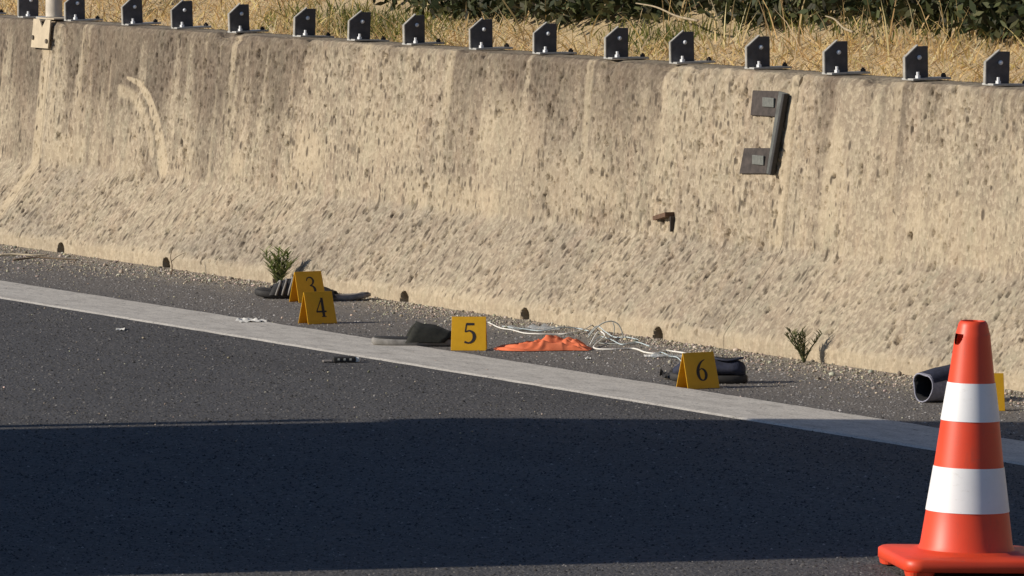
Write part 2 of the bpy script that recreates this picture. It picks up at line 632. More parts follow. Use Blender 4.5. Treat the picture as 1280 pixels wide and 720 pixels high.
prof = [(0.0, -0.02), (0.0, TOE - 0.008), (-0.008, TOE + 0.006), (KINK_N + 0.005, KINK_Z - 0.008), (KINK_N - 0.001, KINK_Z + 0.008),
        (TOP_N + 0.002, WALL_H - 0.018), (TOP_N - 0.008, WALL_H - 0.003), (TOP_N - 0.02, WALL_H)]
back = [(-0.30, WALL_H), (-0.37, WALL_H), (-0.40, WALL_H), (-0.412, WALL_H - 0.015), (-0.46, KINK_Z), (-0.64, TOE), (-0.64, -0.02)]
DA = 0.0038
P0 = np.array(prof)
al = np.concatenate([[0], np.cumsum(np.linalg.norm(np.diff(P0, axis=0), axis=1))])
na = int(al[-1] / DA)
aa = np.linspace(0, al[-1], na)
PN, PZ = np.interp(aa, al, P0[:, 0]), np.interp(aa, al, P0[:, 1])
tn, tz = np.gradient(PN), np.gradient(PZ)
for _ in range(2):
    tn = np.convolve(np.pad(tn, 2, 'edge'), np.ones(5) / 5, 'valid')
    tz = np.convolve(np.pad(tz, 2, 'edge'), np.ones(5) / 5, 'valid')
ln = np.hypot(tn, tz)
NN, NZ = tz / ln, -tn / ln                           # outward normal of the profile (towards the road / up)

HOLES = [wl(G(px, py)).x for px, py in ((75, 316), (208, 335), (345, 355), (505, 378), (655, 400), (822, 424))]
step = (HOLES[0] - HOLES[-1]) / 5
HOLES = [HOLES[0] + step * k for k in (3, 2, 1)] + HOLES + [HOLES[-1] - step * k for k in (2, 3, 4)]
ARC = [wallpt(px, py, -0.22) for px, py in ((157, 97), (172, 104), (186, 122), (197, 148), (206, 178), (213, 208))]
ARC2 = [wallpt(px, py, -0.22) for px, py in ((150, 113), (166, 120), (180, 138), (190, 160), (197, 190))]


def seg_dist(x, z, pts):
    d = np.full(x.shape, 9.0)
    tt = np.zeros(x.shape)
    for k, ((x0, z0), (x1, z1)) in enumerate(zip(pts, pts[1:])):
        dx, dz = x1 - x0, z1 - z0
        t = np.clip(((x - x0) * dx + (z - z0) * dz) / (dx * dx + dz * dz), 0, 1)
        q = np.hypot(x - x0 - t * dx, z - z0 - t * dz)
        tt = np.where(q < d, k + t, tt)
        d = np.minimum(d, q)
    return d, tt / (len(pts) - 1)


def barrier(xa, xb, label, seed):
    """one length of barrier from xa to xb (xa < xb)"""
    r = np.random.default_rng(seed)
    f0, f1 = max(xa, X_MIN_VIS), min(xb, X_MAX_VIS)
    xs = []
    if f1 > f0:
        if f0 - xa > 0.05:
            xs.append(np.linspace(xa, f0, max(2, int((f0 - xa) / 0.06)), endpoint=False))
        xs.append(np.linspace(f0, f1, int((f1 - f0) / 0.0046)))
        if xb - f1 > 0.05:
            xs.append(np.linspace(f1, xb, max(2, int((xb - f1) / 0.06)))[1:])
        xs = np.concatenate(xs)
    else:
        xs = np.linspace(xa, xb, int((xb - xa) / 0.06))
    nx = len(xs)
    XX, AA = np.meshgrid(xs, aa, indexing='ij')
    ZZ = np.broadcast_to(PZ, XX.shape)
    upper = sstep(KINK_Z - 0.01, KINK_Z + 0.02, ZZ)
    D = 0.006 * (fbm(XX * 3 + 9, AA * 3, seed, 3) - 0.5) + 0.0030 * (fbm(XX * 34, AA * 22, seed + 5, 4, 0.6) - 0.5)
    D += 0.0030 * (fbm(XX * 62, AA * 22, seed + 9, 2) - 0.5) * upper
    # pits: blowholes and lost aggregate
    if f1 > f0:
        area = (f1 - f0) * aa[-1]
        for (dens, r0, r1, dr0, dr1) in ((700, 0.0040, 0.0060, 1.4, 2.2), (210, 0.0060, 0.0088, 1.8, 2.8), (26, 0.009, 0.012, 1.8, 2.6)):
            for _ in range(int(dens * area)):
                px, pa = r.uniform(f0, f1), r.uniform(0.05, aa[-1] - 0.02)
                rad = r.uniform(r0, r1)
                # clustered
                if fbm(np.array(px * 2.2), np.array(pa * 2.2), seed + 31, 2) * 1.3 + 0.35 * r.random() < 0.78:
                    continue
                rx, ra = rad * r.uniform(0.75, 1.15), rad * r.uniform(0.9, 1.9)
                i0, i1 = np.searchsorted(xs, (px - rx * 1.4, px + rx * 1.4))
                j0, j1 = int((pa - ra * 1.4) / DA), int((pa + ra * 1.4) / DA) + 2
                j0, j1 = max(j0, 0), min(j1, na)
                if i1 <= i0 or j1 <= j0:
                    continue
                q = np.hypot((XX[i0:i1, j0:j1] - px) / rx, (AA[i0:i1, j0:j1] - pa) / ra)
                D[i0:i1, j0:j1] -= rad * r.uniform(dr0, dr1) * (1 - sstep(0.62, 1.05, q))
    if f1 > f0:
        for _ in range(int(75 * (f1 - f0) * 0.33)):
            px, pa, rad = r.uniform(f0, f1), r.uniform(0.10, 0.36), r.uniform(0.008, 0.0125)
            rx, ra = rad * r.uniform(0.7, 1.0), rad * r.uniform(0.9, 1.5)
            i0, i1 = np.searchsorted(xs, (px - rx * 1.4, px + rx * 1.4))
            j0, j1 = max(int((pa - ra * 1.4) / DA), 0), min(int((pa + ra * 1.4) / DA) + 2, na)
            q = np.hypot((XX[i0:i1, j0:j1] - px) / rx, (AA[i0:i1, j0:j1] - pa) / ra)
            D[i0:i1, j0:j1] -= rad * r.uniform(1.6, 2.4) * (1 - sstep(0.6, 1.05, q))
    for (qx, qy, rx, ra) in ((1138, 295, .016, .013), (458, 217, .013, .014), (230, 192, .011, .020), (1030, 237, .009, .010), (1105, 325, .010, .010)):
        px, pz = wallpt(qx, qy, -0.20)               # the few deep holes that stand out
        pa = float(np.interp(pz, PZ, aa))
        i0, i1 = np.searchsorted(xs, (px - rx * 1.4, px + rx * 1.4))
        j0, j1 = max(int((pa - ra * 1.4) / DA), 0), min(int((pa + ra * 1.4) / DA) + 2, na)
        if i1 > i0:
            q = np.hypot((XX[i0:i1, j0:j1] - px) / rx, (AA[i0:i1, j0:j1] - pa) / ra)
            D[i0:i1, j0:j1] -= 0.06 * (1 - sstep(0.72, 1.0, q))
    # dark flecks painted on the face to read as shaded pits
    pit_shade = np.zeros_like(D)
    if f1 > f0:
        for q_ in range(int(820 * (f1 - f0) * aa[-1])):
            px, pa = r.uniform(f0, f1), r.uniform(0.06, aa[-1] - 0.03)
            if fbm(np.array(px * 2.6), np.array(pa * 2.6), seed + 51, 2) + 0.4 * r.random() < 0.55:
                continue
            rad = r.uniform(0.0060, 0.0120) if q_ % 3 == 0 else r.uniform(0.0030, 0.0052)
            rx, ra = rad * r.uniform(0.6, 1.0), rad * r.uniform(1.0, 2.0)
            i0, i1 = np.searchsorted(xs, (px - rx * 1.4, px + rx * 1.4))
            j0, j1 = max(int((pa - ra * 1.4) / DA), 0), min(int((pa + ra * 1.4) / DA) + 2, na)
            if i1 <= i0 or j1 <= j0:
                continue
            q = np.hypot((XX[i0:i1, j0:j1] - px) / rx, (AA[i0:i1, j0:j1] - pa) / ra)
            pit_shade[i0:i1, j0:j1] = np.maximum(pit_shade[i0:i1, j0:j1], r.uniform(.45, 1) * (1 - sstep(0.6, 1.1, q)))
    ed = np.minimum(XX - xa, xb - XX)
    D = D * sstep(0.0, 0.04, ed) - 0.008 * (1 - sstep(0.002, 0.010, ed)) * sstep(KINK_Z + .0, KINK_Z + .05, ZZ) * (np.abs(XX - XJ_R) < 0.1)
    # crumbled top edge and toe
    D -= 0.018 * sstep(0.60, 0.80, fbm(XX * 7, AA * 7, seed + 40, 3)) * sstep(aa[-1] - 0.06, aa[-1] - 0.02, AA)
    # drainage scuppers at the foot
    hole = np.zeros_like(D)
    for hx in HOLES:
        i0, i1 = np.searchsorted(xs, (hx - 0.06, hx + 0.06))
        if i1 > i0:
            q = np.maximum(np.hypot((XX[i0:i1] - hx) / 0.030, np.maximum(ZZ[i0:i1] - 0.006, 0) / 0.030), 0)
            hole[i0:i1] = np.maximum(hole[i0:i1], 1 - sstep(0.86, 1.0, q))
    yy = PN[None, :] + D * NN[None, :] - 0.30 * hole
    zz = PZ[None, :] + D * NZ[None, :]
    # stains with their own outlines
    pale = np.zeros_like(D)
    d, t = seg_dist(XX, ZZ, ARC)
    w = 0.006 + 0.040 * t
    pale = np.maximum(pale, (1 - sstep(w * 0.7, w, d)) * (0.65 + 0.35 * fbm(XX * 40, ZZ * 8, 3, 2)))
    d, t = seg_dist(XX, ZZ, ARC2)
    pale = np.maximum(pale, 0.55 * (1 - sstep(0.012, 0.03, d)))
    for (px, py, rw, rh, a) in ((388, 190, .16, .10, .7), (302, 205, .06, .06, .7), (480, 170, .3, .10, .3), (560, 245, .5, .07, .45), (720, 230, .4, .10, .35),
                                (1040, 225, .07, .20, .6), (1145, 270, .07, .12, .5), (1200, 290, .4, .10, .3), (640, 170, .25, .15, .3), (90, 185, .2, .06, .5),
                                (860, 180, .3, .2, .25)):
        cx, cz = wallpt(px, py, -0.21)
        q = np.hypot((XX - cx) / rw, (ZZ - cz) / rh) + 0.9 * (fbm(XX * 9, ZZ * 6, 77, 3) - 0.5)
        pale = np.maximum(pale, a * (1 - sstep(0.5, 1.1, q)))
    pale = np.maximum(pale, 0.85 * (1 - sstep(0.03, 0.05, np.abs(XX - XJ_L - 0.03) + 0.02 * (fbm(XX * 20, ZZ * 6, 78, 2) - 0.5))))
    pale = np.maximum(pale, 0.5 * (1 - sstep(TOE + 0.0, TOE + 0.02, ZZ + 0.03 * (fbm(XX * 5, ZZ * 0, 79, 3) - 0.5))))
    pale = np.maximum(pale, 0.75 * (1 - sstep(0.016, 0.026, np.abs(XX - XJ_R - 0.024))) * upper)
    pl = fbm(XX * 16, ZZ * 1.2, 80, 3)
    pale = np.maximum(pale, 0.5 * sstep(0.56, 0.80, pl) * upper)
    s1 = fbm(XX * 5.0, ZZ * 0.35, 90, 4, 0.6)
    s1 = 0.7 * s1 + 0.3 * fbm(XX * 17, ZZ * 0.5, 97, 2)
    dark = 1.35 * sstep(0.44, 0.58, s1 + 0.16 * (ZZ - 0.55)) * upper
    top = sstep(0.42, 0.80, ZZ)
    dark = dark * (0.30 + 0.70 * top) + 0.32 * sstep(0.76, 0.80, ZZ + 0.03 * fbm(XX * 8, XX * 0, 91, 2)) + (0.16 + 0.34 * sstep(0.8, 3.6, XX)) * top
    left = sstep(0.2, 3.4, XX)
    dark = np.clip(dark * (0.62 + 0.50 * left) * (0.7 + 0.6 * fbm(XX * 12, ZZ * 3, 92, 3)), 0, 1)
    g = fbm(XX * 1.6, AA * 3.0, 94, 4)
    grey = np.clip(sstep(0.42, 0.70, g) * (1 - upper) * (0.55 + 0.55 * left) + 0.35 * sstep(0.5, 0.7, fbm(XX * 4, ZZ * 2, 95, 3)), 0, 1)
    dark = np.clip(dark * (1 - pale), 0, 1)
    # assemble front + top/back rows
    Bk = np.array(back)
    nb = len(Bk)
    nr = na + nb
    V = np.zeros((nx, nr, 3))
    V[:, :na, 0] = XX
    V[:, :na, 1] = yy
    V[:, :na, 2] = zz
    V[:, na:, 0] = xs[:, None]
    V[:, na:, 1] = Bk[None, :, 0]
    V[:, na:, 2] = Bk[None, :, 1]
    V[:, na:na + 3, 2] += 0.004 * (fbm(xs[:, None] * 20, np.arange(3)[None, :] * 3.3, seed + 3, 3) - 0.5)
    ext = lambda a, v: np.concatenate([a, np.full((nx, nb), v)], 1)
    ii, jj = np.meshgrid(np.arange(nx - 1), np.arange(nr - 1), indexing='ij')
    k = (ii * nr + jj).ravel()
    Fq = np.stack([k, k + 1, k + nr + 1, k + nr], -1)
    hv = np.concatenate([hole, np.zeros((nx, nb))], 1).ravel()
    me = fast_mesh('body', V.reshape(-1, 3), Fq, M_CONC, True, {'pale': ext(pale, 0.1), 'dark': ext(dark, 0.35), 'grey': ext(grey, 0.3), 'pit_shade': ext(pit_shade, 0.0)})
    me.polygons.foreach_set('use_smooth', np.ptp(hv[Fq], axis=1) < 0.05)
    bm = bmesh.new()
    bm.from_mesh(me)
    bm.verts.ensure_lookup_table()
    for col_i in (0, nx - 1):
        vs_ = [bm.verts[col_i * nr + j] for j in range(nr)]
        f = bm.faces.new(vs_ if col_i else vs_[::-1])
        f.smooth = False
    bm.to_mesh(me)
    bm.free()
    return link(bpy.data.objects.new('concrete_barrier', me), label=label, cat='barrier', group='lengths of concrete barrier', mat_world=MW)


GAP = 0.0008
barrier(XJ_R + GAP, XJ_L - GAP, 'long pitted concrete barrier length between the two upright joints', 101)
barrier(XJ_R - SEG_L + GAP, XJ_R - GAP, 'pitted concrete barrier length right of the C-shaped steel plate', 202)
barrier(XJ_L + GAP, XJ_L + SEG_L - GAP, 'concrete barrier length left of the cream joint cover plate', 303)
barrier(XJ_R - 2 * SEG_L + GAP, XJ_R - SEG_L - GAP, 'concrete barrier length farthest to the right along the road', 404)
barrier(XJ_L + SEG_L + GAP, XJ_L + 2 * SEG_L - GAP, 'concrete barrier length farthest to the left along the road', 505)

# ------------------------------------------------------------------ steel brackets along the top of the barrier
BR_PX = [36, 94, 166, 229, 300, 381, 450, 518, 602, 683, 772, 853, 949, 1046, 1147, 1247]
ORD = ['first', 'second', 'third', 'fourth', 'fifth', 'sixth', 'seventh', 'eighth', 'ninth', 'tenth', 'eleventh', 'twelfth', 'thirteenth',
       'fourteenth', 'fifteenth', 'sixteenth']


def make_bracket():
    """local frame: x along the wall (far left), y towards the road, z up; the upright stands across the wall"""
    root = thing('steel_bracket', 'x', 'bracket')
    W, H, TH = 0.074, 0.096, 0.011
    bm = bmesh.new()
    poly = [(-TH / 2, -W / 2, 0.006), (-TH / 2, W / 2, 0.006), (-TH / 2, W / 2, H - 0.030), (-TH / 2, W / 2 - 0.040, H), (-TH / 2, -W / 2, H)]
    bm_prism(bm, poly, (TH, 0, 0))
    bmesh.ops.bevel(bm, geom=list(bm.edges), offset=0.0012, segments=1, affect='EDGES')
    up = bm_obj('upright_plate', bm, M_STEEL, root)
    # pale strip: sunlight on the plate's road-side edge put into its colour
    bm = bmesh.new()
    bm_prism(bm, [(-0.0062, W / 2 + 0.0005, 0.006), (-0.0062, W / 2 + 0.0045, 0.006), (-0.0062, W / 2 + 0.0045, H - 0.030), (-0.0062, W / 2 - 0.040, H + 0.005),
                  (-0.0062, W / 2 - 0.040, H + 0.0008), (-0.0062, W / 2 + 0.0005, H - 0.0308)], (0.0124, 0, 0))
    bm_obj('sunlit_edge', bm, M_SUNEDGE, root)
    box('base_plate', (-0.006, -0.030, 0.003), (0.062, 0.128, 0.006), M_GALV, root, 0.001)
    bm = bmesh.new()
    bmesh.ops.create_uvsphere(bm, u_segments=12, v_segments=8, radius=0.0068, matrix=Matrix.Translation((-TH / 2 - 0.002, -0.006, H * 0.67)))
    bm_obj('pin', bm, M_BOLT, root, True)
    for (x, y, h, mt) in ((-0.024, 0.010, 0.024, M_BOLT), (-0.018, -0.080, 0.018, M_RUST)):
        bm = bmesh.new()
        bm_cyl(bm, (x, y, 0.0062), (x, y, 0.014), 0.0085, seg=6)
        bm_cyl(bm, (x, y, 0.0142), (x, y, h), 0.0045, seg=8)
        bm_obj('anchor_bolt', bm, mt, root)
    return root


proto = make_bracket()


def copy_thing(root, M, label, name=None):
    c = root.copy()
    col.objects.link(c)
    c.matrix_world = M
    c['label'] = label
    for ch in root.children:
        d = ch.copy()
        col.objects.link(d)
        d.parent = c
    return c


first = True
BX = []
for i, px in enumerate(BR_PX):
    bx = wallpt(px, 22 + 0.0685 * px, -0.30)[0]
    BX.append(bx)
    Mb = MW @ Matrix.Translation((bx, -0.298 + random.uniform(-.003, .003), WALL_H + 0.003)) @ Matrix.Rotation(R(random.uniform(-6, 6)), 4, 'Z') \
        @ Matrix.Rotation(R(random.uniform(-2.2, 2.2)), 4, 'X')
    lab = 'dark steel bracket with cut corner on the wall top, %s bracket from the left' % ORD[i]
    if first:
        proto.matrix_world = Mb
        proto['label'] = lab
        proto['group'] = 'steel brackets along the wall top'
        first = False
    else:
        copy_thing(proto, Mb, lab)
for side, x0, sg, lab in (('l', BX[0], 1, 'dark steel bracket beyond the left end of the row'),
                          ('r', BX[-1], -1, 'dark steel bracket beyond the right end of the row')):
    for k in range(1, 5):
        copy_thing(proto, MW @ Matrix.Translation((x0 + sg * 0.475 * k, -0.298, WALL_H + 0.003)), lab + ', %s past it' % ORD[k - 1])

# grey post on the wall top, between the first two brackets
px_x = wallpt(66, 24, -0.33)[0]
t = thing('steel_post', 'round galvanised post standing on the wall top between the two leftmost brackets', 'post', M=MW @ Matrix.Translation((px_x, -0.335, WALL_H + 0.002)))
bm = bmesh.new()
bm_cyl(bm, (0, 0, 0.009), (0, 0, 1.9), 0.031, seg=28, caps=False)
bm_obj('pipe', bm, M_POST, t, True)
box('base_plate', (0, 0, 0.004), (0.11, 0.10, 0.008), M_GALV, t, 0.001)
bm = bmesh.new()
bm_cyl(bm, (0, 0, 1.9005), (0, 0, 1.915), 0.034, 0.026, seg=28)
bm_obj('cap', bm, M_GALV, t, True)

# cream cover plate bent over the left joint
t = thing('joint_cover', 'cream bent plate bolted over the left barrier joint', 'cover plate', M=MW)
cxm = XJ_L + 0.055
bm = bmesh.new()
y0 = TOP_N
zt, zb = WALL_H + 0.006, WALL_H - 0.098
lean = (TOP_N - KINK_N) / (WALL_H - KINK_Z)
yb = TOP_N - lean * 0.098 * -1 * -1
pl = [(cxm - 0.075, zt), (cxm - 0.075, zb), (cxm + 0.085, zb), (cxm + 0.085, zt), (cxm + 0.030, zt), (cxm - 0.002, zt - 0.030), (cxm - 0.030, zt)]
f = lambda x, z, o: (x, TOP_N + (z - WALL_H) * lean + o, z)
a = [bm.verts.new(f(x, z, 0.012)) for x, z in pl]
b = [bm.verts.new(f(x, z, 0.017)) for x, z in pl]
bm.faces.new(a[::-1])
bm.faces.new(b)
for i in range(len(a)):
    j = (i + 1) % len(a)
    bm.faces.new((a[i], a[j], b[j], b[i]))
bm_obj('front_plate', bm, M_COVER, t)
box('top_plate', (cxm + 0.005, -0.285, WALL_H + 0.0085), (0.16, 0.085, 0.004), M_COVER, t)
for (dx, dz) in ((0.068, -0.062), (-0.062, -0.072)):
    bm = bmesh.new()
    z = WALL_H + dz
    p = Vector(f(cxm + dx, z, 0.0172))
    bm_cyl(bm, p, p + Vector((0, 0.006, 0)), 0.0085, seg=6)
    bm_obj('bolt', bm, M_HOLE, t)

# C-shaped steel plate by the right joint
t = thing('c_shaped_plate', 'dark C-shaped steel plate with two nuts bolted beside the right joint', 'steel plate', M=MW)


def wn_y(z):
    return KINK_N + (z - KINK_Z) * (TOP_N - KINK_N) / (WALL_H - KINK_Z)


def plate(name, pxs, off0, off1, mat):
    pts = [wallpt(px, py, -0.225) for px, py in pxs]
    bm = bmesh.new()
    a = [bm.verts.new((x, wn_y(z) + off0, z)) for x, z in pts]
    b = [bm.verts.new((x, wn_y(z) + off1, z)) for x, z in pts]
    bm.faces.new(a)
    bm.faces.new(b[::-1])
    for i in range(len(a)):
        j = (i + 1) % len(a)
        bm.faces.new((a[i], b[i], b[j], a[j]))
    bmesh.ops.bevel(bm, geom=list(bm.edges), offset=0.0015, segments=1, affect='EDGES')
    return bm_obj(name, bm, mat, t)


plate('upper_tab', ((938, 113), (970.5, 114), (970, 146), (938, 144)), 0.002, 0.007, M_RUST)
plate('lower_tab', ((934, 185), (966.5, 185), (964.5, 217), (931, 217)), 0.002, 0.007, M_RUST)
plate('upright_strip', ((971, 114), (982, 117), (974, 218), (965, 217)), 0.002, 0.0085, M_STRIP)
plate('side_flange', ((981.2, 117), (984, 117.5), (976, 218.5), (973.2, 218)), 0.0090, 0.024, M_SHADESTEEL)  # shade on the flange's side is put into its black colour
for (px, py) in ((957, 128), (951, 200)):
    x, z = wallpt(px, py, -0.215)
    y = wn_y(z) + 0.0075
    nu = box('nut', (x, y + 0.003, z), (0.070, 0.006, 0.028), M_RUSTNUT, t, 0.0015)

# steel stub out of the wall, its shadow built as a solid strip
x0, z0 = wallpt(836, 268, -0.18)
x1, z1 = wallpt(811, 272, -0.17)
z2 = wallpt(838, 289, -0.18)[1]
yw = wn_y(z0)
st = thing('steel_stub', 'short rusty steel stub sticking out of the wall face', 'steel stub', M=MW)
bm = bmesh.new()
bm_prism(bm, [(x0, yw - .004, z0 + .007), (x0, yw + .030, z0 + .007), (x1, yw + .014, z1 + .004), (x1, yw - .004, z1 + .004)], (0, 0, -0.013))
bm_obj('bar', bm, M_STUB, st)
box('stub_shadow', (x0 - 0.005, yw + 0.008, (z0 + z2) / 2 - .004), (0.006, 0.016, z0 - z2 - .004), M_RUST, st, 0.001)  # cast shadow of the stub, modelled as a thin dark strip

# ------------------------------------------------------------------ traffic cone
c0 = G(1207, 713)
cone = thing('traffic_cone', 'orange and white striped traffic cone in the right foreground', 'traffic cone',
             M=Matrix.Translation(c0) @ Matrix.Rotation(R(1.5), 4, 'Y') @ Matrix.Rotation(R(9), 4, 'Z'))
SC = 1 / 602.0
Z_TOP = 0.522


def zpx(py):                                         # image row -> height on the cone's axis
    return Z_TOP * (713 - py) / (713 - 403.0)


def rad(py):
    return np.interp(py, [403, 406, 412, 421, 479, 525, 583, 638, 686], np.array([15.5, 18.2, 19.6, 22.0, 29.5, 36.5, 43.8, 52, 59]) / 602)


SEG = 144


def lathe(bm, prof, skip=None, seg=SEG):
    rings = []
    for (r_, z_) in prof:
        rings.append([bm.verts.new((r_ * math.cos(2 * math.pi * k / seg), r_ * math.sin(2 * math.pi * k / seg), z_)) for k in range(seg)])
    for i, (a, b) in enumerate(zip(rings, rings[1:])):
        for k in range(seg):
            if skip and skip(i, k):
                continue
            bm.faces.new((a[k], a[(k + 1) % seg], b[(k + 1) % seg], b[k]))
    return rings


rows = [686, 680, 638, 583, 525, 479, 440] + [434 - 1.5 * q for q in range(12)] + [415, 412, 408, 405, 403]
prof_c = [(rad(p), zpx(p)) for p in rows]
prof_c[0] = (rad(686) + 0.006, zpx(686) - 0.004)
inner = [(r_ - 0.005, z_ - 0.001) for r_, z_ in prof_c[::-1]]


def skip(i, k):
    a = 2 * math.pi * (k + 0.5) / SEG
    if not 0 <= i < nrow - 1:
        return False
    pr_ = (rows[i] + rows[i + 1]) / 2
    hv_ = (pr_ - 419.5) / 13.5
    if not 0 <= hv_ <= 1:
        return False
    w_ = 0.46 * math.sqrt(1 - hv_ * hv_)
    rng_ = (3.62 - w_, 3.62 + w_)
    a0 = a + R(9)
    return rng_[0] < a0 < rng_[1] or rng_[0] < (a0 + math.pi) % (2 * math.pi) < rng_[1]


nrow = len(prof_c)
bm = bmesh.new()


def skip_all(i, k):
    if i < nrow - 1:
        return skip(i, k)
    j = 2 * nrow - 2 - i
    return skip(j, k)


lathe(bm, prof_c + inner, skip_all)
bm_obj('cone_body', bm, M_ORANGE, cone, True)
for (a, b) in ((526, 479), (638, 583)):
    bm = bmesh.new()
    pr = [(rad(q) + 0.0012, zpx(q)) for q in np.linspace(a, b, 6)]
    lathe(bm, pr)
    bm_obj('reflective_band', bm, M_BAND, cone, True)
# base plate: rounded square with raised collar and four feet


def rsq(h, r_, z, n=8):
    pts = []
    for q, (sx, sy) in enumerate(((1, 1), (-1, 1), (-1, -1), (1, -1))):
        for k in range(n + 1):
            a = math.pi / 2 * q + math.pi / 2 * k / n
            pts.append(Vector((sx * (h - r_) + r_ * math.cos(a), sy * (h - r_) + r_ * math.sin(a), z)))
    return pts


bm = bmesh.new()
HB = 0.160
zb1 = zpx(686)
loft(bm, [rsq(HB - 0.004, 0.035, 0.011), rsq(HB, 0.035, 0.014), rsq(HB, 0.035, 0.033), rsq(HB - 0.006, 0.035, 0.038), rsq(0.112, 0.1, 0.0415), rsq(0.108, 0.1, zb1 + 0.001)])
base = bm_obj('base', bm, M_ORANGE, cone, True)
base.data.polygons.foreach_set('use_smooth', [True] * len(base.data.polygons))
for sx in (-1, 1):
    for sy in (-1, 1):
        bm = bmesh.new()
        h = 0.030
        ring0 = [p + Vector((sx * (HB - h - 0.004), sy * (HB - h - 0.004), 0)) for p in rsq(h - 0.003, 0.015, 0.0, 4)]
        ring1 = [p + Vector((sx * (HB - h - 0.004), sy * (HB - h - 0.004), 0)) for p in rsq(h, 0.018, 0.0108, 4)]
        loft(bm, [ring0, ring1])
        bm_obj('foot', bm, M_ORANGE, base)

# ------------------------------------------------------------------ evidence markers with serif digits
DIG = {
    '3': [([(.10, .80), (.16, .93), (.30, .985), (.44, .93), (.50, .78), (.42, .62), (.26, .54)], [.05, .07, .07, .10, .13, .08, .04]),
          ([(.26, .54), (.44, .50), (.54, .32), (.48, .12), (.30, .02), (.14, .05), (.06, .14)], [.04, .09, .15, .11, .06, .07, .12])],
    '4': [([(.42, .99), (.42, .01)], [.15, .15]), ([(.42, .97), (.04, .30)], [.06, .05]), ([(.02, .28), (.60, .28)], [.09, .09]), ([(.28, .02), (.56, .02)], [.04, .04])],
    '5': [([(.16, .94), (.54, .94)], [.13, .12]), ([(.17, .97), (.11, .55)], [.06, .06]),
          ([(.11, .56), (.30, .62), (.48, .52), (.54, .32), (.46, .12), (.28, .03), (.08, .08)], [.05, .08, .13, .16, .12, .07, .11])],
    '6': [([(.54, .97), (.34, .86), (.16, .62), (.10, .36), (.15, .13), (.30, .03), (.45, .12), (.51, .30), (.45, .48), (.30, .56), (.16, .46)],
           [.03, .08, .14, .17, .12, .05, .12, .15, .11, .05, .03])],
}


def digit_mesh(ch, h):
    """flat print in the plane (x, z); centred"""
    bm = bmesh.new()
    lift = 0.0
    for pts, ws in DIG[ch]:
        if len(pts) > 2:
            P = smooth_path([(x, 0, z) for x, z in pts], 6)
            Wd = np.interp(np.linspace(0, len(pts) - 1, len(P)), range(len(pts)), ws)
        else:
            P = [Vector((x, 0, z)) for x, z in pts]
            Wd = ws
        lo = []
        for i, p in enumerate(P):
            d = (P[min(i + 1, len(P) - 1)] - P[max(i - 1, 0)]).normalized()
            nrm = Vector((-d.z, 0, d.x))
            o = Vector((-0.31, 0, -0.5))
            lo.append((bm.verts.new(((p + nrm * Wd[i] / 2) + o) * h + Vector((0, -lift, 0))), bm.verts.new(((p - nrm * Wd[i] / 2) + o) * h + Vector((0, -lift, 0)))))
        for (a, b), (c, d) in zip(lo, lo[1:]):
            bm.faces.new((a, b, d, c))
        lift += 0.00015
    return bm


def marker(px, py, psi, ch, label, W=0.103, H=0.098, D=0.062, tilt=0.0):
    """A-frame tent; psi turns its printed panel to the right; (px, py) = middle of the front panel's foot"""
    psi = R(psi)
    foot = G(px, py)
    Rz = Matrix.Rotation(psi, 4, 'Z')
    base_pt = foot - Rz @ Vector((0, -D / 2, 0))
    t = thing('evidence_marker', label, 'evidence marker', 'numbered evidence markers', Matrix.Translation(base_pt) @ Rz)
    th = 0.0022
    ang = math.atan2(D / 2, H)
    for nm, sgn in (('front_panel', -1), ('back_panel', 1)):
        bm = bmesh.new()
        o = 0.0008 * sgn
        top, bot = Vector((0, o, H)), Vector((0, sgn * D / 2, 0.0005))
        nrm = Vector((0, sgn * math.cos(ang), math.sin(ang)))
        cut = 0.004
        poly = []
        for (x, f_) in ((-W / 2, 0), (W / 2, 0), (W / 2 * .97, 1), (-W / 2 * .97, 1)):
            poly.append(top * f_ + bot * (1 - f_) + Vector((x, 0, 0)))
        bm_prism(bm, poly, -nrm * th)
        bmesh.ops.bevel(bm, geom=[e for e in bm.edges], offset=0.0006, segments=1, affect='EDGES')
        p = bm_obj(nm, bm, M_YEL, t)
        if nm == 'front_panel' and ch:
            h = H * 0.63
            bm = digit_mesh(ch, h)
            f_ = 0.51
            ctr = top * f_ + bot * (1 - f_) + nrm * 0.0005
            Mx = Matrix.Translation(ctr + Vector((0.002, 0, 0))) @ Matrix.Rotation(-ang, 4, 'X')
            bmesh.ops.transform(bm, matrix=Mx, verts=bm.verts)
            bmesh.ops.reverse_faces(bm, faces=[f2 for f2 in bm.faces if f2.normal.y > 0])
            me = bpy.data.meshes.new('digit')
            bm.to_mesh(me)
            bm.free()
            me.materials.append(M_INK)
            link(bpy.data.objects.new('digit', me), p)
    return t


marker(391, 378, 33, '3', 'yellow tent marker with number 3, partly hidden behind marker 4')
marker(403.5, 405, 32, '4', 'yellow tent marker with black number 4')
marker(585.5, 438.5, -3, '5', 'bright yellow tent marker with black number 5 beside the orange cloth')
marker(880, 486, 31, '6', 'yellow tent marker with black number 6 in front of the dark shoe')
marker(1232, 514, 2, None, 'yellow tent marker half hidden behind the traffic cone')

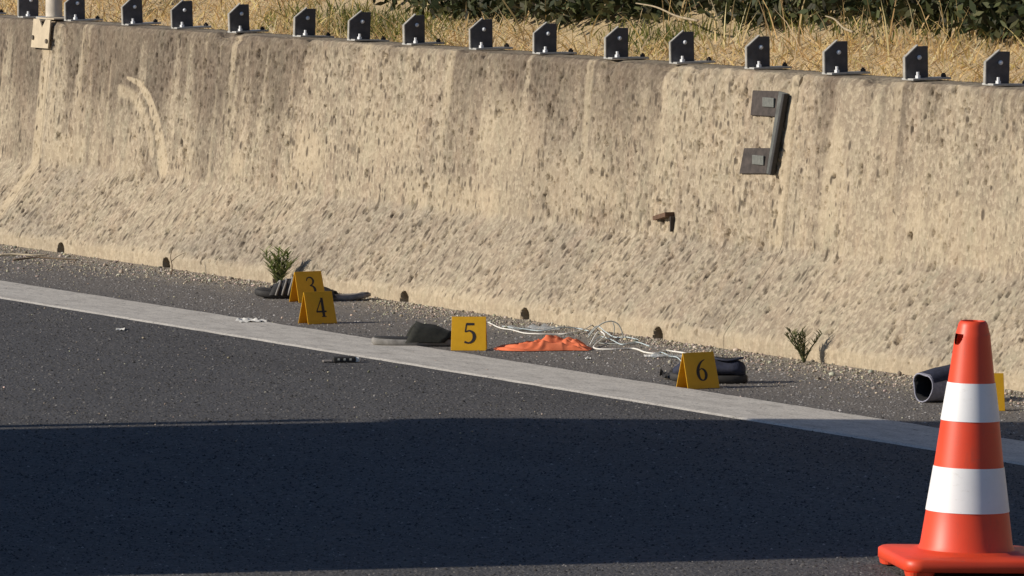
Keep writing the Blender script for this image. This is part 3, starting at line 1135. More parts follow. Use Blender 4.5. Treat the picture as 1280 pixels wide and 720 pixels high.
def scrap(name, px, py, sx, sy, h, mat, label, cat, seed, rot=0):
    n1, n2 = 14, 9
    U, Vv = np.meshgrid(np.linspace(-1, 1, n1), np.linspace(-1, 1, n2), indexing='ij')
    x = U * sx * (1 + .25 * (fbm(U * 2 + seed, Vv * 2, seed, 2) - .5))
    y = Vv * sy * (1 + .5 * (fbm(U * 2, Vv * 2 + seed, seed + 1, 2) - .5))
    z = 0.0018 + h * np.abs(fbm(U * 2.2 + 4, Vv * 2.2, seed + 2, 3) - .42) * 2.2
    V = np.stack([x, y, z], -1).reshape(-1, 3)
    ii, jj = np.meshgrid(np.arange(n1 - 1), np.arange(n2 - 1), indexing='ij')
    k = (ii * n2 + jj).ravel()
    me = fast_mesh(name, V, np.stack([k, k + n2, k + n2 + 1, k + 1], -1), mat, False)
    return link(bpy.data.objects.new(name, me), label=label, cat=cat, mat_world=Matrix.Translation(G(px, py)) @ Matrix.Rotation(R(rot), 4, 'Z'))


# ------------------------------------------------------------------ footwear


def sole_ring(L, Wd, z, toe_up=0.0, shrink=0.0, n=28, bend=0.0):
    pts = []
    for k in range(n):
        a = 2 * math.pi * k / n
        cx, sy = math.cos(a), math.sin(a)
        x = cx * (L / 2 - shrink)
        w = Wd / 2 * (1.0 + 0.12 * cx) * (1 - 0.10 * math.exp(-((cx + 0.15) / 0.35) ** 2)) - shrink
        s_ = math.copysign(abs(sy) ** 0.75, sy)
        zz = z + toe_up * max(0, cx - 0.2) ** 2 + bend * cx * cx
        pts.append(Vector((x, s_ * w, zz)))
    return pts


def sandal(px, py, heading, label, L=0.27, Wd=0.10, mats=(M_SOLE, M_FOOT, M_OLIVE), strap=(0.0, 0.09, 0.058), toe_up=0.012, stripes=False, rise=False, thick=1.0):
    """slide sandal; +x = toe; strap = (centre x, length, height)"""
    t = thing('sandal', label, 'sandal', 'footwear lying along the shoulder', Matrix.Translation(G(px, py)) @ Matrix.Rotation(R(heading), 4, 'Z'))
    bm = bmesh.new()
    loft(bm, [sole_ring(L, Wd, 0.001, toe_up, 0.006), sole_ring(L, Wd, 0.006 * thick, toe_up), sole_ring(L, Wd, 0.020 * thick, toe_up), sole_ring(L, Wd, 0.0235 * thick, toe_up, 0.004)])
    bm_obj('sole', bm, mats[0], t, True)
    bm = bmesh.new()
    loft(bm, [sole_ring(L, Wd, 0.0240 * thick, toe_up, 0.006), sole_ring(L, Wd, 0.027 * thick, toe_up, 0.008), sole_ring(L, Wd, 0.0275 * thick, toe_up, 0.03)])
    bm_obj('footbed', bm, mats[1], t, True)
    cx, ln_, h = strap
    bm = bmesh.new()
    rows_ = 7
    outer, inn = [], []
    for i in range(rows_):
        f_ = i / (rows_ - 1)
        x = cx - ln_ / 2 + ln_ * f_
        hh = h * ((0.50 + 0.50 * f_) if rise else (1.0 - 0.42 * f_)) - 0.003 * math.sin(f_ * 9)
        ro, ri = [], []
        for k in range(15):
            a = math.pi * k / 14
            w = Wd / 2 * 1.03
            lean_ = (0.034 if rise else 0.018) * math.sin(a) * -1
            ro.append(bm.verts.new((x + lean_, w * math.cos(a), 0.012 + hh * math.sin(a) ** 0.8 + 0.0022 * math.sin(7 * a + 3 * f_))))
            ri.append(bm.verts.new((x + lean_, (w - 0.005) * math.cos(a), 0.012 + (hh - 0.005) * math.sin(a) ** 0.8)))
        outer.append(ro)
        inn.append(ri)
    for S, fl in ((outer, 0), (inn, 1)):
        for a, b in zip(S, S[1:]):
            for k in range(14):
                q = (a[k], a[k + 1], b[k + 1], b[k])
                bm.faces.new(q[::-1] if fl else q)
    for row in (0, -1):
        for k in range(14):
            bm.faces.new((outer[row][k], inn[row][k], inn[row][k + 1], outer[row][k + 1]))
    st = bm_obj('strap', bm, mats[2], t, True)
    if stripes:
        for xs_ in (-0.02, 0.0, 0.02):
            bm = bmesh.new()
            path = []
            for k in range(13):
                a = math.pi * k / 12
                f_ = (xs_ + ln_ / 2) / ln_
                hh = h * (1.0 - 0.42 * f_) + 0.003
                path.append((cx + xs_ - 0.018 * math.sin(a), Wd / 2 * 1.06 * math.cos(a), 0.012 + hh * math.sin(a) ** 0.8))
            bm_tube(bm, path, 0.0035, 6)
            bm_obj('stripe', bm, M_SOLE2, st, True)
    return t


def shoe(px, py, heading, label, L=0.265, Wd=0.095, name='shoe', mats=(M_RUBBER, M_NAVY, M_BLACK, M_MAROON), ht=0.088, roll=0):
    """low shoe; +x = toe"""
    t = thing(name, label, name, 'footwear lying along the shoulder', Matrix.Translation(G(px, py)) @ Matrix.Rotation(R(heading), 4, 'Z') @ Matrix.Rotation(R(roll), 4, 'X'))
    bm = bmesh.new()
    loft(bm, [sole_ring(L, Wd, 0.001, 0.01, 0.004), sole_ring(L, Wd, 0.005, 0.01), sole_ring(L, Wd, 0.020, 0.01), sole_ring(L, Wd, 0.0225, 0.01, 0.003)])
    bm_obj('sole', bm, mats[0], t, True)
    bm = bmesh.new()
    rings = []
    for f_ in (0.0, 0.03, 0.10, 0.2, 0.32, 0.44, 0.56, 0.68, 0.8, 0.9, 0.97, 1.0):
        x = -L / 2 + 0.006 + (L - 0.014) * f_
        top = np.interp(f_, [0, .03, .10, .2, .34, .46, .60, .8, .92, 1.0], [.045, ht * .78, ht * .9, ht * .93, ht * .86, ht * .93, .070, .060, .055, .040])
        w = np.interp(f_, [0, .03, .1, .3, .5, .75, .9, .97, 1], [.25, .55, .78, .80, .86, .98, .80, .5, .2]) * Wd / 2
        ring = []
        for k in range(16):
            a = 2 * math.pi * k / 16
            cy, cz = math.cos(a), math.sin(a)
            z = 0.021 + (top - 0.021) * (0.5 + 0.5 * cz)
            ww = w * math.copysign(abs(cy) ** 0.7, cy) * (1.0 if cz < 0 else 1 - 0.28 * cz)
            ring.append(Vector((x, ww + random.uniform(-.0028, .0028), z + random.uniform(-.003, .003))))
        rings.append(ring)
    loft(bm, rings)
    up = bm_obj('upper', bm, mats[1], t, True)
    # collar opening and lace strips
    bm = bmesh.new()
    cr = [Vector((-L * 0.25 + 0.19 * L * math.cos(a), 0.027 * math.sin(a), ht - 0.002 + 0.002 * math.cos(a) ** 2 - 0.004 * (1 - abs(math.cos(a))))) for a in [2 * math.pi * k / 20 for k in range(20)]]
    bm.faces.new([bm.verts.new(p + Vector((0, 0, 0.0015))) for p in cr])
    bm_obj('lining', bm, mats[2], up)
    bm = bmesh.new()
    bm_tube(bm, cr + [cr[0], cr[1]], 0.0028, 7)
    bm_obj('collar', bm, mats[1], up, True)
    for k in range(4):
        f_ = 0.50 + 0.06 * k
        x = -L / 2 + L * f_
        top = np.interp(f_, [.46, .60, .8], [ht * .93, .066, .052])
        bm = bmesh.new()
        bm_tube(bm, smooth_path([(x, -0.026, top - 0.010), (x + .003, 0, top + 0.003), (x, 0.026, top - 0.010)], 4), 0.0026, 6)
        bm_obj('lace', bm, mats[3], up, True)
    return t


sandal(357, 372.5, 186, 'dark sandal with pale striped strap behind marker 3', L=0.20, mats=(M_RUBBER, M_RUBBER, M_RUBBER), strap=(0.015, 0.085, 0.058), stripes=True)
sandal(425, 375, -6, 'flat grey-soled sandal poking out to the right of marker 4', L=0.20, Wd=0.085, mats=(M_FOOT, M_FOOT, M_RUBBER), strap=(-0.035, 0.06, 0.036), toe_up=0.016, thick=0.6)
sandal(528, 432, 183, 'dark slide sandal with off-white sole beside marker 5', L=0.30, Wd=0.11, mats=(M_SOLE2, M_RUBBER, M_OLIVE), strap=(-0.005, 0.115, 0.060), toe_up=0.006, rise=True, thick=0.9)
shoe(886, 478.5, 174, 'dark navy low shoe lying behind marker 6', L=0.215, ht=0.070)
scrap('rubber_scrap', 838, 474, 0.022, 0.05, 0.034, M_RUBBER, 'dark rubber scrap lying at the left of marker 6', 'rubber scrap', 71, 12)

# boot lying on its side behind the cone, opening towards the road
bt = thing('ankle_boot', 'dark navy and grey boot lying open behind the traffic cone', 'boot', 'footwear lying along the shoulder',
           Matrix.Translation(G(1158, 503)) @ Matrix.Rotation(R(33), 4, 'Z'))


def boot_ring(x, r1, r2, cz, k0=0, n=24, amp=0.0, shr=0.0):
    pts = []
    for k in range(n):
        a = 2 * math.pi * k / n
        rr = 1 + amp * math.sin(3 * a + x * 60)
        cy, sz = math.cos(a), math.sin(a)
        rr += 0.05 * math.sin(7 * a + x * 90) * math.sin(x * 55 + 1)
        pts.append(Vector((x, (r1 - shr) * rr * math.copysign(abs(cy) ** .8, cy), cz + (r2 - shr) * rr * math.copysign(abs(sz) ** .8, sz))))
    return pts


bm = bmesh.new()
out_r = [boot_ring(-0.01, 0.043, 0.038, 0.041, amp=.09), boot_ring(0.03, 0.046, 0.043, 0.046, amp=.03), boot_ring(0.09, 0.047, 0.046, 0.049, amp=.04), boot_ring(0.13, 0.050, 0.044, 0.047, amp=.03),
         boot_ring(0.16, 0.044, 0.036, 0.040), boot_ring(0.175, 0.018, 0.016, 0.03)]
loft(bm, out_r, cap0=False)
bb = bm_obj('shaft', bm, M_GREYF, bt, True)
bm = bmesh.new()
loft(bm, [boot_ring(-0.0105, 0.043, 0.038, 0.041, amp=.09), boot_ring(-0.0105, 0.038, 0.033, 0.041, amp=.09), boot_ring(0.04, 0.040, 0.036, 0.046), boot_ring(0.10, 0.038, 0.036, 0.047)], cap0=False)
bm_obj('lining', bm, M_BLACK, bt, True)
bm = bmesh.new()                                     # navy panel over the top
rows_t = []
for x, r1, r2, cz in ((-0.008, .043, .038, .041), (.03, .046, .043, .046), (.09, .047, .046, .049), (.13, .050, .044, .047), (.16, .044, .036, .040)):
    rr = boot_ring(x, r1 + .0022, r2 + .0022, cz, amp=.03)
    rows_t.append([bm.verts.new(p) for p in rr[1:12]])
for a, b in zip(rows_t, rows_t[1:]):
    for k in range(len(a) - 1):
        bm.faces.new((a[k], a[k + 1], b[k + 1], b[k]))
bm_obj('top_panel', bm, M_NAVY, bt, True)
bm = bmesh.new()
cr = boot_ring(-0.0115, 0.0415, 0.0365, 0.041, amp=.09)
bm_tube(bm, cr + [cr[0], cr[1]], 0.0022, 7)
bm_obj('cuff', bm, M_GREYF, bt, True)

# ------------------------------------------------------------------ crumpled orange cloth
ct = G(678, 437)
nu, nv = 90, 44
U, Vv = np.meshgrid(np.linspace(-1, 1, nu), np.linspace(-1, 1, nv), indexing='ij')
cxy = U * 0.142
cyy = Vv * 0.075 * (1 - 0.35 * U ** 2) + 0.02 * np.sin(3 * U)
cxy = cxy + 0.018 * (fbm(U * 3 + 5, Vv * 3 + 5, 61, 2) - 0.5)
env = np.clip(1 - np.abs(U) ** 4.0, 0, 1) * np.clip(1 - np.abs(Vv) ** 4, 0, 1) ** .6
wv = 2.1 * Vv + 0.9 * U + 1.5 * (fbm(U * 1.6 + 7, Vv * 1.1 + 3, 62, 2) - .5)
tri = 1 - 2 * np.abs((wv % 1.0) - .5)                # long sharp folds
tri = np.where((wv % 1.0) > .5, tri ** .55, tri ** 1.4)
wv2 = 2.7 * U - 1.6 * Vv + 1.8 * (fbm(U * 2.5 + 1, Vv * 1.7 + 9, 64, 2) - .5)
tri2 = (1 - 2 * np.abs((wv2 % 1.0) - .5)) ** 1.3
zz = env * (0.004 + 0.022 * tri * (0.6 + 0.5 * sstep(-.6, .4, U)) + 0.010 * tri2 * sstep(-.5, .3, U))
zz = zz + env * 0.015 * np.exp(-((U - 0.16) / .09) ** 2 - ((Vv + .1) / .4) ** 2)
zz = zz + 0.002 * env * (fbm(U * 16, Vv * 9, 63, 2) - .5) + 0.002
cxy = cxy - 0.010 * tri * env
zz = np.maximum(zz, 0.0015)
V = np.stack([cxy, cyy, zz], -1).reshape(-1, 3)
ii, jj = np.meshgrid(np.arange(nu - 1), np.arange(nv - 1), indexing='ij')
k = (ii * nv + jj).ravel()
Fq = np.stack([k, k + nv, k + nv + 1, k + 1], -1)
me = fast_mesh('orange_cloth', V, Fq, M_CLOTH, True)
link(bpy.data.objects.new('orange_cloth', me), label='crumpled orange cloth lying on the shoulder right of marker 5', cat='cloth', mat_world=Matrix.Translation(ct) @ Matrix.Rotation(R(-7), 4, 'Z'))


# ------------------------------------------------------------------ cords, wire loop, film, scraps
def cord(name, pts, r_, mat, label, cat):
    bm = bmesh.new()
    P = smooth_path([Vector(G(px, py)) + Vector((0, 0, z)) for px, py, z in pts], 7)
    bm_tube(bm, P, r_, 7)
    return bm_obj(name, bm, mat, None, True, label=label, cat=cat)


cord('white_cord', [(738, 432, .004), (748, 424, .022), (756, 427, .016), (742, 436, .004), (765, 438, .003), (792, 437, .003), (806, 441.5, .003), (820, 443, .003), (832, 440, .003), (852, 442, .003), (868, 446, .003)],
     0.0026, M_CORD, 'thin white cord running from the orange cloth towards marker 6', 'cord')
cord('pale_cord', [(610, 404, .003), (625, 411, .003), (640, 414, .004), (655, 417.5, .003), (672, 419, .004), (695, 419, .003), (712, 419, .006), (730, 416, .010), (742, 411, .015)],
     0.0021, M_CORD, 'pale cord lying behind the orange cloth along the wall foot', 'cord')
cord('wire_loop', [(735, 424, .004), (742, 424, .026), (752, 424, .046), (763, 424, .054), (772, 424, .046), (777, 424, .026), (779, 424, .003)], 0.0020, M_WIRE, 'thin grey wire loop standing up beside the orange cloth', 'wire')
cord('wire_offcut', [(766, 425, .052), (768, 425, .036), (766, 425, .012), (758, 426, .004), (748, 430, .003), (790, 431, .003), (806, 429, .004)], 0.0016, M_WIRE, 'short grey wire offcut inside the standing wire loop', 'wire')


for pts, lab in (([(628, 409, .003), (650, 413, .006), (676, 415, .004), (700, 414, .012), (722, 413, .006), (736, 415, .003)], 'pale bluish plastic strand nearest the wall behind the orange cloth'),
                 ([(742, 430, .003), (750, 426, .012), (764, 428, .008), (778, 432, .003), (795, 430, .006), (812, 434, .003)], 'pale bluish plastic strand coiled at the foot of the wire loop'),
                 ([(736, 420, .004), (746, 416, .02), (757, 419, .01), (768, 423, .004), (784, 424, .006), (798, 426, .003)], 'pale bluish plastic strand arched left of the wire loop'),
                 ([(815, 447, .003), (826, 444, .008), (838, 447, .004), (846, 450, .008), (852, 453, .003)], 'pale bluish plastic strand curling left of marker 6')):
    cord('plastic_strand', pts, 0.0017, M_STRAND, lab, 'plastic strand')
scrap('plastic_film', 668, 413, 0.075, 0.05, 0.020, M_FILM, 'crumpled clear plastic film behind the orange cloth', 'plastic film', 31, 5)
scrap('plastic_film', 835, 447, 0.05, 0.04, 0.016, M_FILM, 'clear plastic film under the cord left of marker 6', 'plastic film', 34, -8)
scrap('paper_scrap', 314, 403, 0.042, 0.05, 0.014, M_PAPER, 'white paper scrap beside the road line left of marker 4', 'paper scrap', 41, 10)
scrap('paper_scrap', 150, 413, 0.013, 0.03, 0.006, M_PAPER, 'tiny white scrap on the asphalt below the road line at left', 'paper scrap', 44, 0)
scrap('paper_scrap', 812, 446, 0.016, 0.02, 0.008, M_PAPER, 'small white scrap under the white cord', 'paper scrap', 47, 0)
scrap('paper_scrap', 735, 449, 0.008, 0.02, 0.006, M_PAPER, 'tiny white crumb below the orange cloth', 'paper scrap', 49, 0)

# black fragment with a white end, on the lower edge of the line
fr = thing('plastic_fragment', 'small black plastic fragment with white end lying at the road line', 'fragment', M=Matrix.Translation(G(430, 453)) @ Matrix.Rotation(R(6), 4, 'Z'))
box('casing', (0, 0, 0.009), (0.064, 0.035, 0.016), M_RUBBER, fr, 0.003)
box('white_end', (0.0385, 0, 0.0075), (0.012, 0.03, 0.013), M_PAPER, fr, 0.003)
for k in range(3):
    box('pale_dot', (-0.016 + 0.017 * k, -0.0183, 0.010), (0.006, 0.0015, 0.006), M_WIRE, fr, 0.0005)
box('grey_tab', (-0.047, 0.0, 0.004), (0.028, 0.03, 0.006), M_FOOT, fr, 0.002)


# ------------------------------------------------------------------ weeds, twigs
def leaf_blade(Vs, Fs, p, d, up, L, W, curl, cols, c):
    """append a 3-segment leaf"""
    d = Vector(d).normalized()
    side = d.cross(Vector(up))
    if side.length < 1e-4:
        side = d.cross(Vector((1, 0, 0)))
    side.normalize()
    base = len(Vs)
    q = Vector(p)
    dd = d.copy()
    for i in range(4):
        f_ = i / 3
        w = W * (0.55 + 1.2 * f_ - 1.7 * f_ * f_) if i < 3 else W * 0.04
        Vs.append(q + side * w / 2)
        Vs.append(q - side * w / 2)
        cols += [c, c]
        dd = (dd + Vector((0, 0, -curl / 3))).normalized()
        q = q + dd * L / 3
    for i in range(3):
        k = base + 2 * i
        Fs.append((k, k + 1, k + 3, k + 2))


def weed(px, py, stems, label, hmin, hmax, cols_pal, name='roadside_weed', leafL=0.022):
    t = thing(name, label, 'weed', 'weeds at the wall foot', Matrix.Translation(G(px, py)))
    Vs, Fs, cols = [], [], []
    for (dx, dy, h) in stems:
        bm = bmesh.new()
        P = smooth_path([(0, 0, 0), (dx * .3, dy * .3, h * .42), (dx * .7, dy * .7, h * .75), (dx, dy, h)], 4)
        bm_tube(bm, P, list(np.linspace(0.0026, 0.0012, len(P))), 5)
        bm_obj('stem', bm, M_STEMGREEN, t, True)
        for i in range(2, len(P)):
            for k in range(2):
                a = random.uniform(0, 6.28)
                d = (math.cos(a), math.sin(a), 0.9)
                c = random.choice(cols_pal)
                leaf_blade(Vs, Fs, P[i], d, (0, 0, 1), leafL * random.uniform(.7, 1.3), leafL * 0.22, 0.3, cols, c)
    me = fast_mesh('leaves', np.array([tuple(v) for v in Vs]), np.array(Fs), M_LEAF, False, None, np.array(cols))
    link(bpy.data.objects.new('leaves', me), t)
    return t


M_STEMGREEN = simple('weed_stem', (0.10, 0.11, 0.045), 0.8)
GRN = [(0.27, 0.33, 0.11), (0.34, 0.37, 0.17), (0.38, 0.38, 0.20), (0.18, 0.23, 0.08)]
OLV = [(0.14, 0.15, 0.06), (0.20, 0.19, 0.09), (0.10, 0.115, 0.045)]
weed(349, 358.5, [(-.048, -.01, .115), (-.03, -.02, .09), (-.015, -.02, .10), (.0, -.02, .085), (.03, -.01, .105), (.045, -.02, .085), (-.03, -.03, .07), (.018, -.01, .115), (.03, -.03, .07), (.0, -.03, .12)], 'green tufted weed growing at the wall foot above marker 3', .06, .11, GRN, leafL=0.042)
weed(1005, 454, [(-.042, .0, .095), (-.035, .01, .07), (-.005, .01, .100), (-.012, -.01, .080), (.05, .0, .085), (-.05, -.01, .08), (-.03, -.02, .09), (.003, -.01, .085), (-.018, .0, .06)], 'thin olive weed with three stems at the wall foot right of marker 6', .06, .11, OLV, leafL=0.026)


def twig(px, py, paths, label, mat=M_TWIG):
    bm = bmesh.new()
    for pts, r_ in paths:
        P = smooth_path([Vector(p) for p in pts], 5)
        bm_tube(bm, P, list(np.linspace(r_, r_ * .5, len(P))), 5)
    return bm_obj('dry_twig', bm, mat, None, True, label=label, cat='twig', group='dry twigs at the wall foot', mat_world=Matrix.Translation(G(px, py)))


twig(214, 343, [([(0, 0, 0), (.003, 0, .03), (-.002, 0, .06), (.004, .02, .09)], .0022), ([(.002, 0, .045), (.02, .01, .06), (.045, .02, .072)], .0014)], 'thin upright dry twig beside a drain hole at left')
twig(277, 344, [([(0, 0, 0), (.0, 0, .03), (.015, .01, .05), (.04, .02, .085)], .0026), ([(.008, 0, .04), (-.008, 0, .055), (.002, 0, .065)], .0015)], 'forked dry twig at the wall foot left of the green weed')
twig(30, 321, [([(-.09, .0, .006), (-.03, 0.01, .008), (.03, -.01, .006), (.085, .0, .007)], .0045)], 'bleached stick lying on the gravel at the far left', M_STRAWST)
twig(52, 327, [([(-.10, .0, .006), (-.02, .03, .012), (.06, .0, .01), (.13, -.02, .007)], .0038)], 'dark dry stick lying below the bleached stick at far left')

# ------------------------------------------------------------------ gravel and grit along the wall foot
ico_v, ico_f = [], []
_bm = bmesh.new()
bmesh.ops.create_icosphere(_bm, subdivisions=1, radius=1.0)
_bm.verts.ensure_lookup_table()
ico_v = np.array([v.co[:] for v in _bm.verts])
ico_f = np.array([[v.index for v in f_.verts] for f_ in _bm.faces])
_bm.free()


def pebbles(name, n, sampler, label):
    pos, size = sampler(n)
    n = len(pos)
    sc = size[:, None] * rng.uniform(0.6, 1.25, (n, 3))
    sc[:, 2] *= 0.7
    ang = rng.uniform(0, 6.28, n)
    ca, sa = np.cos(ang), np.sin(ang)
    v = ico_v[None] * sc[:, None, :] * rng.uniform(0.82, 1.18, (n, len(ico_v), 1))
    x = v[..., 0] * ca[:, None] - v[..., 1] * sa[:, None]
    y = v[..., 0] * sa[:, None] + v[..., 1] * ca[:, None]
    V = np.stack([x, y, v[..., 2]], -1) + pos[:, None, :]
    V[..., 2] += sc[:, None, 2] * 0.45
    Fq = (ico_f[None] + (np.arange(n) * len(ico_v))[:, None, None]).reshape(-1, 3)
    tone = rng.uniform(0.18, 0.62, n)
    c = np.stack([tone * 1.0, tone * 0.87, tone * 0.68], -1) * rng.uniform(.9, 1.1, (n, 3))
    C = np.repeat(c[:, None, :], len(ico_v), 1).reshape(-1, 3)
    me = fast_mesh(name, V.reshape(-1, 3), Fq, M_STONE, False, None, C)
    link(bpy.data.objects.new(name, me), label=label, cat='gravel', kind='stuff', mat_world=MW)


def smp_gravel(n):
    x = rng.uniform(X_MIN_VIS - 0.5, X_MAX_VIS + 0.5, n)
    width = 0.10 + 0.16 * sstep(0.3, 0.7, vnoise(x * 1.1 + 30, x * 0, 55)) + 0.16 * sstep(1.6, 2.8, x) + 0.12 * sstep(-0.6, -2.0, x)
    y = np.abs(rng.normal(0, 1, n)) * width * 0.75 + 0.004
    keep = rng.random(n) < 0.25 + 0.75 * vnoise(x * 6 + 9, y * 14, 56)
    size = np.clip(rng.lognormal(math.log(0.0023), 0.45, n), 0.0014, 0.011)
    return np.stack([x, y, np.zeros(n)], -1)[keep], size[keep]


def smp_grit(n):
    x = rng.uniform(X_MIN_VIS - 0.5, X_MAX_VIS + 0.5, n)
    y = 0.2 + rng.random(n) ** 1.7 * 2.6
    size = np.clip(rng.lognormal(math.log(0.0019), 0.4, n), 0.001, 0.005)
    return np.stack([x, y, np.full(n, 0.002)], -1), size


pebbles('gravel', 20000, smp_gravel, 'pale gravel and grit gathered along the wall foot')
pebbles('grit', 1500, smp_grit, 'scattered pale grit on the asphalt')


# rock chippings standing out of the asphalt surface (low pyramids, half sunk)
n = 165000
yy_ = rng.uniform(13.8, 26.5, n)
p_ = np.stack([rng.uniform(-1, 1, n) * (0.075 * yy_ + 0.25), yy_, np.zeros(n)], -1) - W0
cx_, cy_ = p_ @ T_, p_ @ N_
k = (cy_ > 0.05) & ((cy_ < LY0 - .01) | (cy_ > LY1 + .02))
cx_, cy_ = cx_[k], cy_[k]
n = len(cx_)
r_ = np.clip(rng.lognormal(math.log(0.0030), 0.35, n), 0.0014, 0.0062)
a_ = rng.uniform(0, 6.28, n)
ring = [np.stack([cx_ + r_ * np.cos(a_ + q) * rng.uniform(.7, 1.2, n), cy_ + r_ * np.sin(a_ + q) * rng.uniform(.7, 1.2, n), np.full(n, -0.0005)], -1) for q in (0, 1.57, 3.14, 4.71)]
tip = np.stack([cx_ + r_ * rng.normal(0, .2, n), cy_ + r_ * rng.normal(0, .2, n), r_ * rng.uniform(.35, .8, n)], -1)
V = np.stack(ring + [tip], 1).reshape(-1, 3)
Fq = (np.array([[0, 1, 4], [1, 2, 4], [2, 3, 4], [3, 0, 4]])[None] + (np.arange(n) * 5)[:, None, None]).reshape(-1, 3)
tone = np.clip(rng.lognormal(math.log(0.086), 0.50, n), 0.02, 0.30)
tone = tone * (1 + 1.1 * sstep(0.95, 0.6, cy_ + 0.3 * (vnoise(cx_ * 3 + 60, cy_ * 5 + 9, 88) - .5)))
C = np.repeat((tone[:, None] * np.array([1.0, .95, .90]))[:, None], 5, 1).reshape(-1, 3)
me = fast_mesh('asphalt_chippings', V, Fq, M_STONE, False, None, C)
link(bpy.data.objects.new('asphalt_chippings', me), label='fine rock chippings in the asphalt surface', cat='chippings', kind='stuff', mat_world=MW)


# ------------------------------------------------------------------ dry grass on the bank
def blades(name, x, y, L, W, lean, az, pal, pidx, label, cat, mat, droop=0.6, z_extra=None, jit=0.14):
    """ribbons of 3 quads; lean = angle from vertical"""
    n = len(x)
    z = bank_z(x, y) - 0.005
    if z_extra is not None:
        z = z + z_extra
    p = np.stack([x, y, z], -1)
    d = np.stack([np.sin(lean) * np.cos(az), np.sin(lean) * np.sin(az), np.cos(lean)], -1)
    sd = np.stack([-np.sin(az + rng.normal(0, .8, n)), np.cos(az + rng.normal(0, .8, n)), rng.normal(0, .3, n)], -1)
    sd /= np.linalg.norm(sd, axis=1, keepdims=True)
    rows = []
    ws = (1.0, 0.9, 0.62, 0.08)
    dd = d.copy()
    bend = rng.uniform(0.1, droop, n)
    hor = np.stack([np.cos(az + rng.normal(0, .5, n)), np.sin(az), -0.35 * np.ones(n)], -1)
    for i in range(4):
        rows.append(p + sd * (W * ws[i] / 2)[:, None])
        rows.append(p - sd * (W * ws[i] / 2)[:, None])
        dd = dd + hor * (bend / 3 * (i + 1) / 2)[:, None]
        dd /= np.linalg.norm(dd, axis=1, keepdims=True)
        p = p + dd * (L / 3)[:, None]
        p[:, 2] = np.maximum(p[:, 2], bank_z(p[:, 0], p[:, 1]) + 0.004)
    V = np.stack(rows, 1)                            # n, 8, 3
    f0 = np.array([[0, 1, 3, 2], [2, 3, 5, 4], [4, 5, 7, 6]])
    Fq = (f0[None] + (np.arange(n) * 8)[:, None, None]).reshape(-1, 4)
    c = np.array(pal)[pidx] * rng.uniform(1 - jit * 2, 1 + jit * 2, (n, 1)) * rng.uniform(1 - jit / 3, 1 + jit / 3, (n, 3))
    C = np.repeat(c[:, None, :], 8, 1).reshape(-1, 3)
    me = fast_mesh(name, V.reshape(-1, 3), Fq, mat, False, None, np.clip(C, 0.005, 0.9))
    return link(bpy.data.objects.new(name, me), label=label, cat=cat, kind='stuff', mat_world=MW)


def in_shrubs(x, y):                                  # the shrub belt starts a little up the bank, right of the open straw
    edge = -0.64 - 0.07 * vnoise(x * 2.2 + 70, x * 0, 73) - 0.08 * sstep(gx_(1000), gx_(1100), x)
    return (y < edge) & (x < gx_(480) + 0.3 * (vnoise(y * 3 + 9, x * 2, 74) - .5))


STRAW = [(0.74, 0.54, 0.25), (0.80, 0.62, 0.33), (0.68, 0.50, 0.25), (0.80, 0.67, 0.43), (0.52, 0.36, 0.19), (0.72, 0.58, 0.25)]
GREEN = [(0.17, 0.19, 0.055), (0.11, 0.14, 0.04), (0.25, 0.25, 0.07), (0.34, 0.31, 0.09), (0.075, 0.10, 0.03)]
XA, XB = X_MIN_VIS - 1.6, X_MAX_VIS + 2.6

n = 52000                                            # matted straw
x, y = rng.uniform(XA, XB, n), -0.40 - rng.random(n) ** 1.2 * 2.0
k = ~in_shrubs(x, y)
x, y = x[k], y[k]
n = len(x)
blades('dry_straw', x, y, rng.uniform(.03, .11, n), rng.uniform(.003, .0065, n), rng.uniform(.45, 1.35, n), rng.uniform(0, 6.28, n), STRAW, rng.integers(0, 6, n),
       'matted dry straw covering the bank behind the wall', 'straw', M_GRASS, 0.5, rng.random(n) * 0.03)
n = 17000                                            # standing dry grass, in clumps
x, y = rng.uniform(XA, XB, n), -0.50 - rng.random(n) * 1.6
k = vnoise(x * 2.3 + 50, y * 2.3 + 50, 71) + 0.35 * sstep(-0.2, -2.6, x) > 0.42
k &= ~in_shrubs(x, y)
x, y = x[k], y[k]
n = len(x)
hh = (0.035 + 0.085 * vnoise(x * 1.4 + 20, y * 1.4 + 20, 72)) * rng.uniform(.6, 1.5, n) * (0.62 + 1.1 * sstep(gx_(940), gx_(1100), x) * sstep(-.6, -1.0, y))
blades('dry_grass', x, y, hh, rng.uniform(.0022, .0045, n), np.abs(rng.normal(0, .38, n)), rng.uniform(0, 6.28, n), STRAW, rng.integers(0, 6, n),
       'standing dry yellow grass on the bank behind the wall', 'grass', M_GRASS, 0.9)


def gx(px):                                          # along-wall position on the bank for an image column
    return wallpt(px, 30, -1.0)[0]


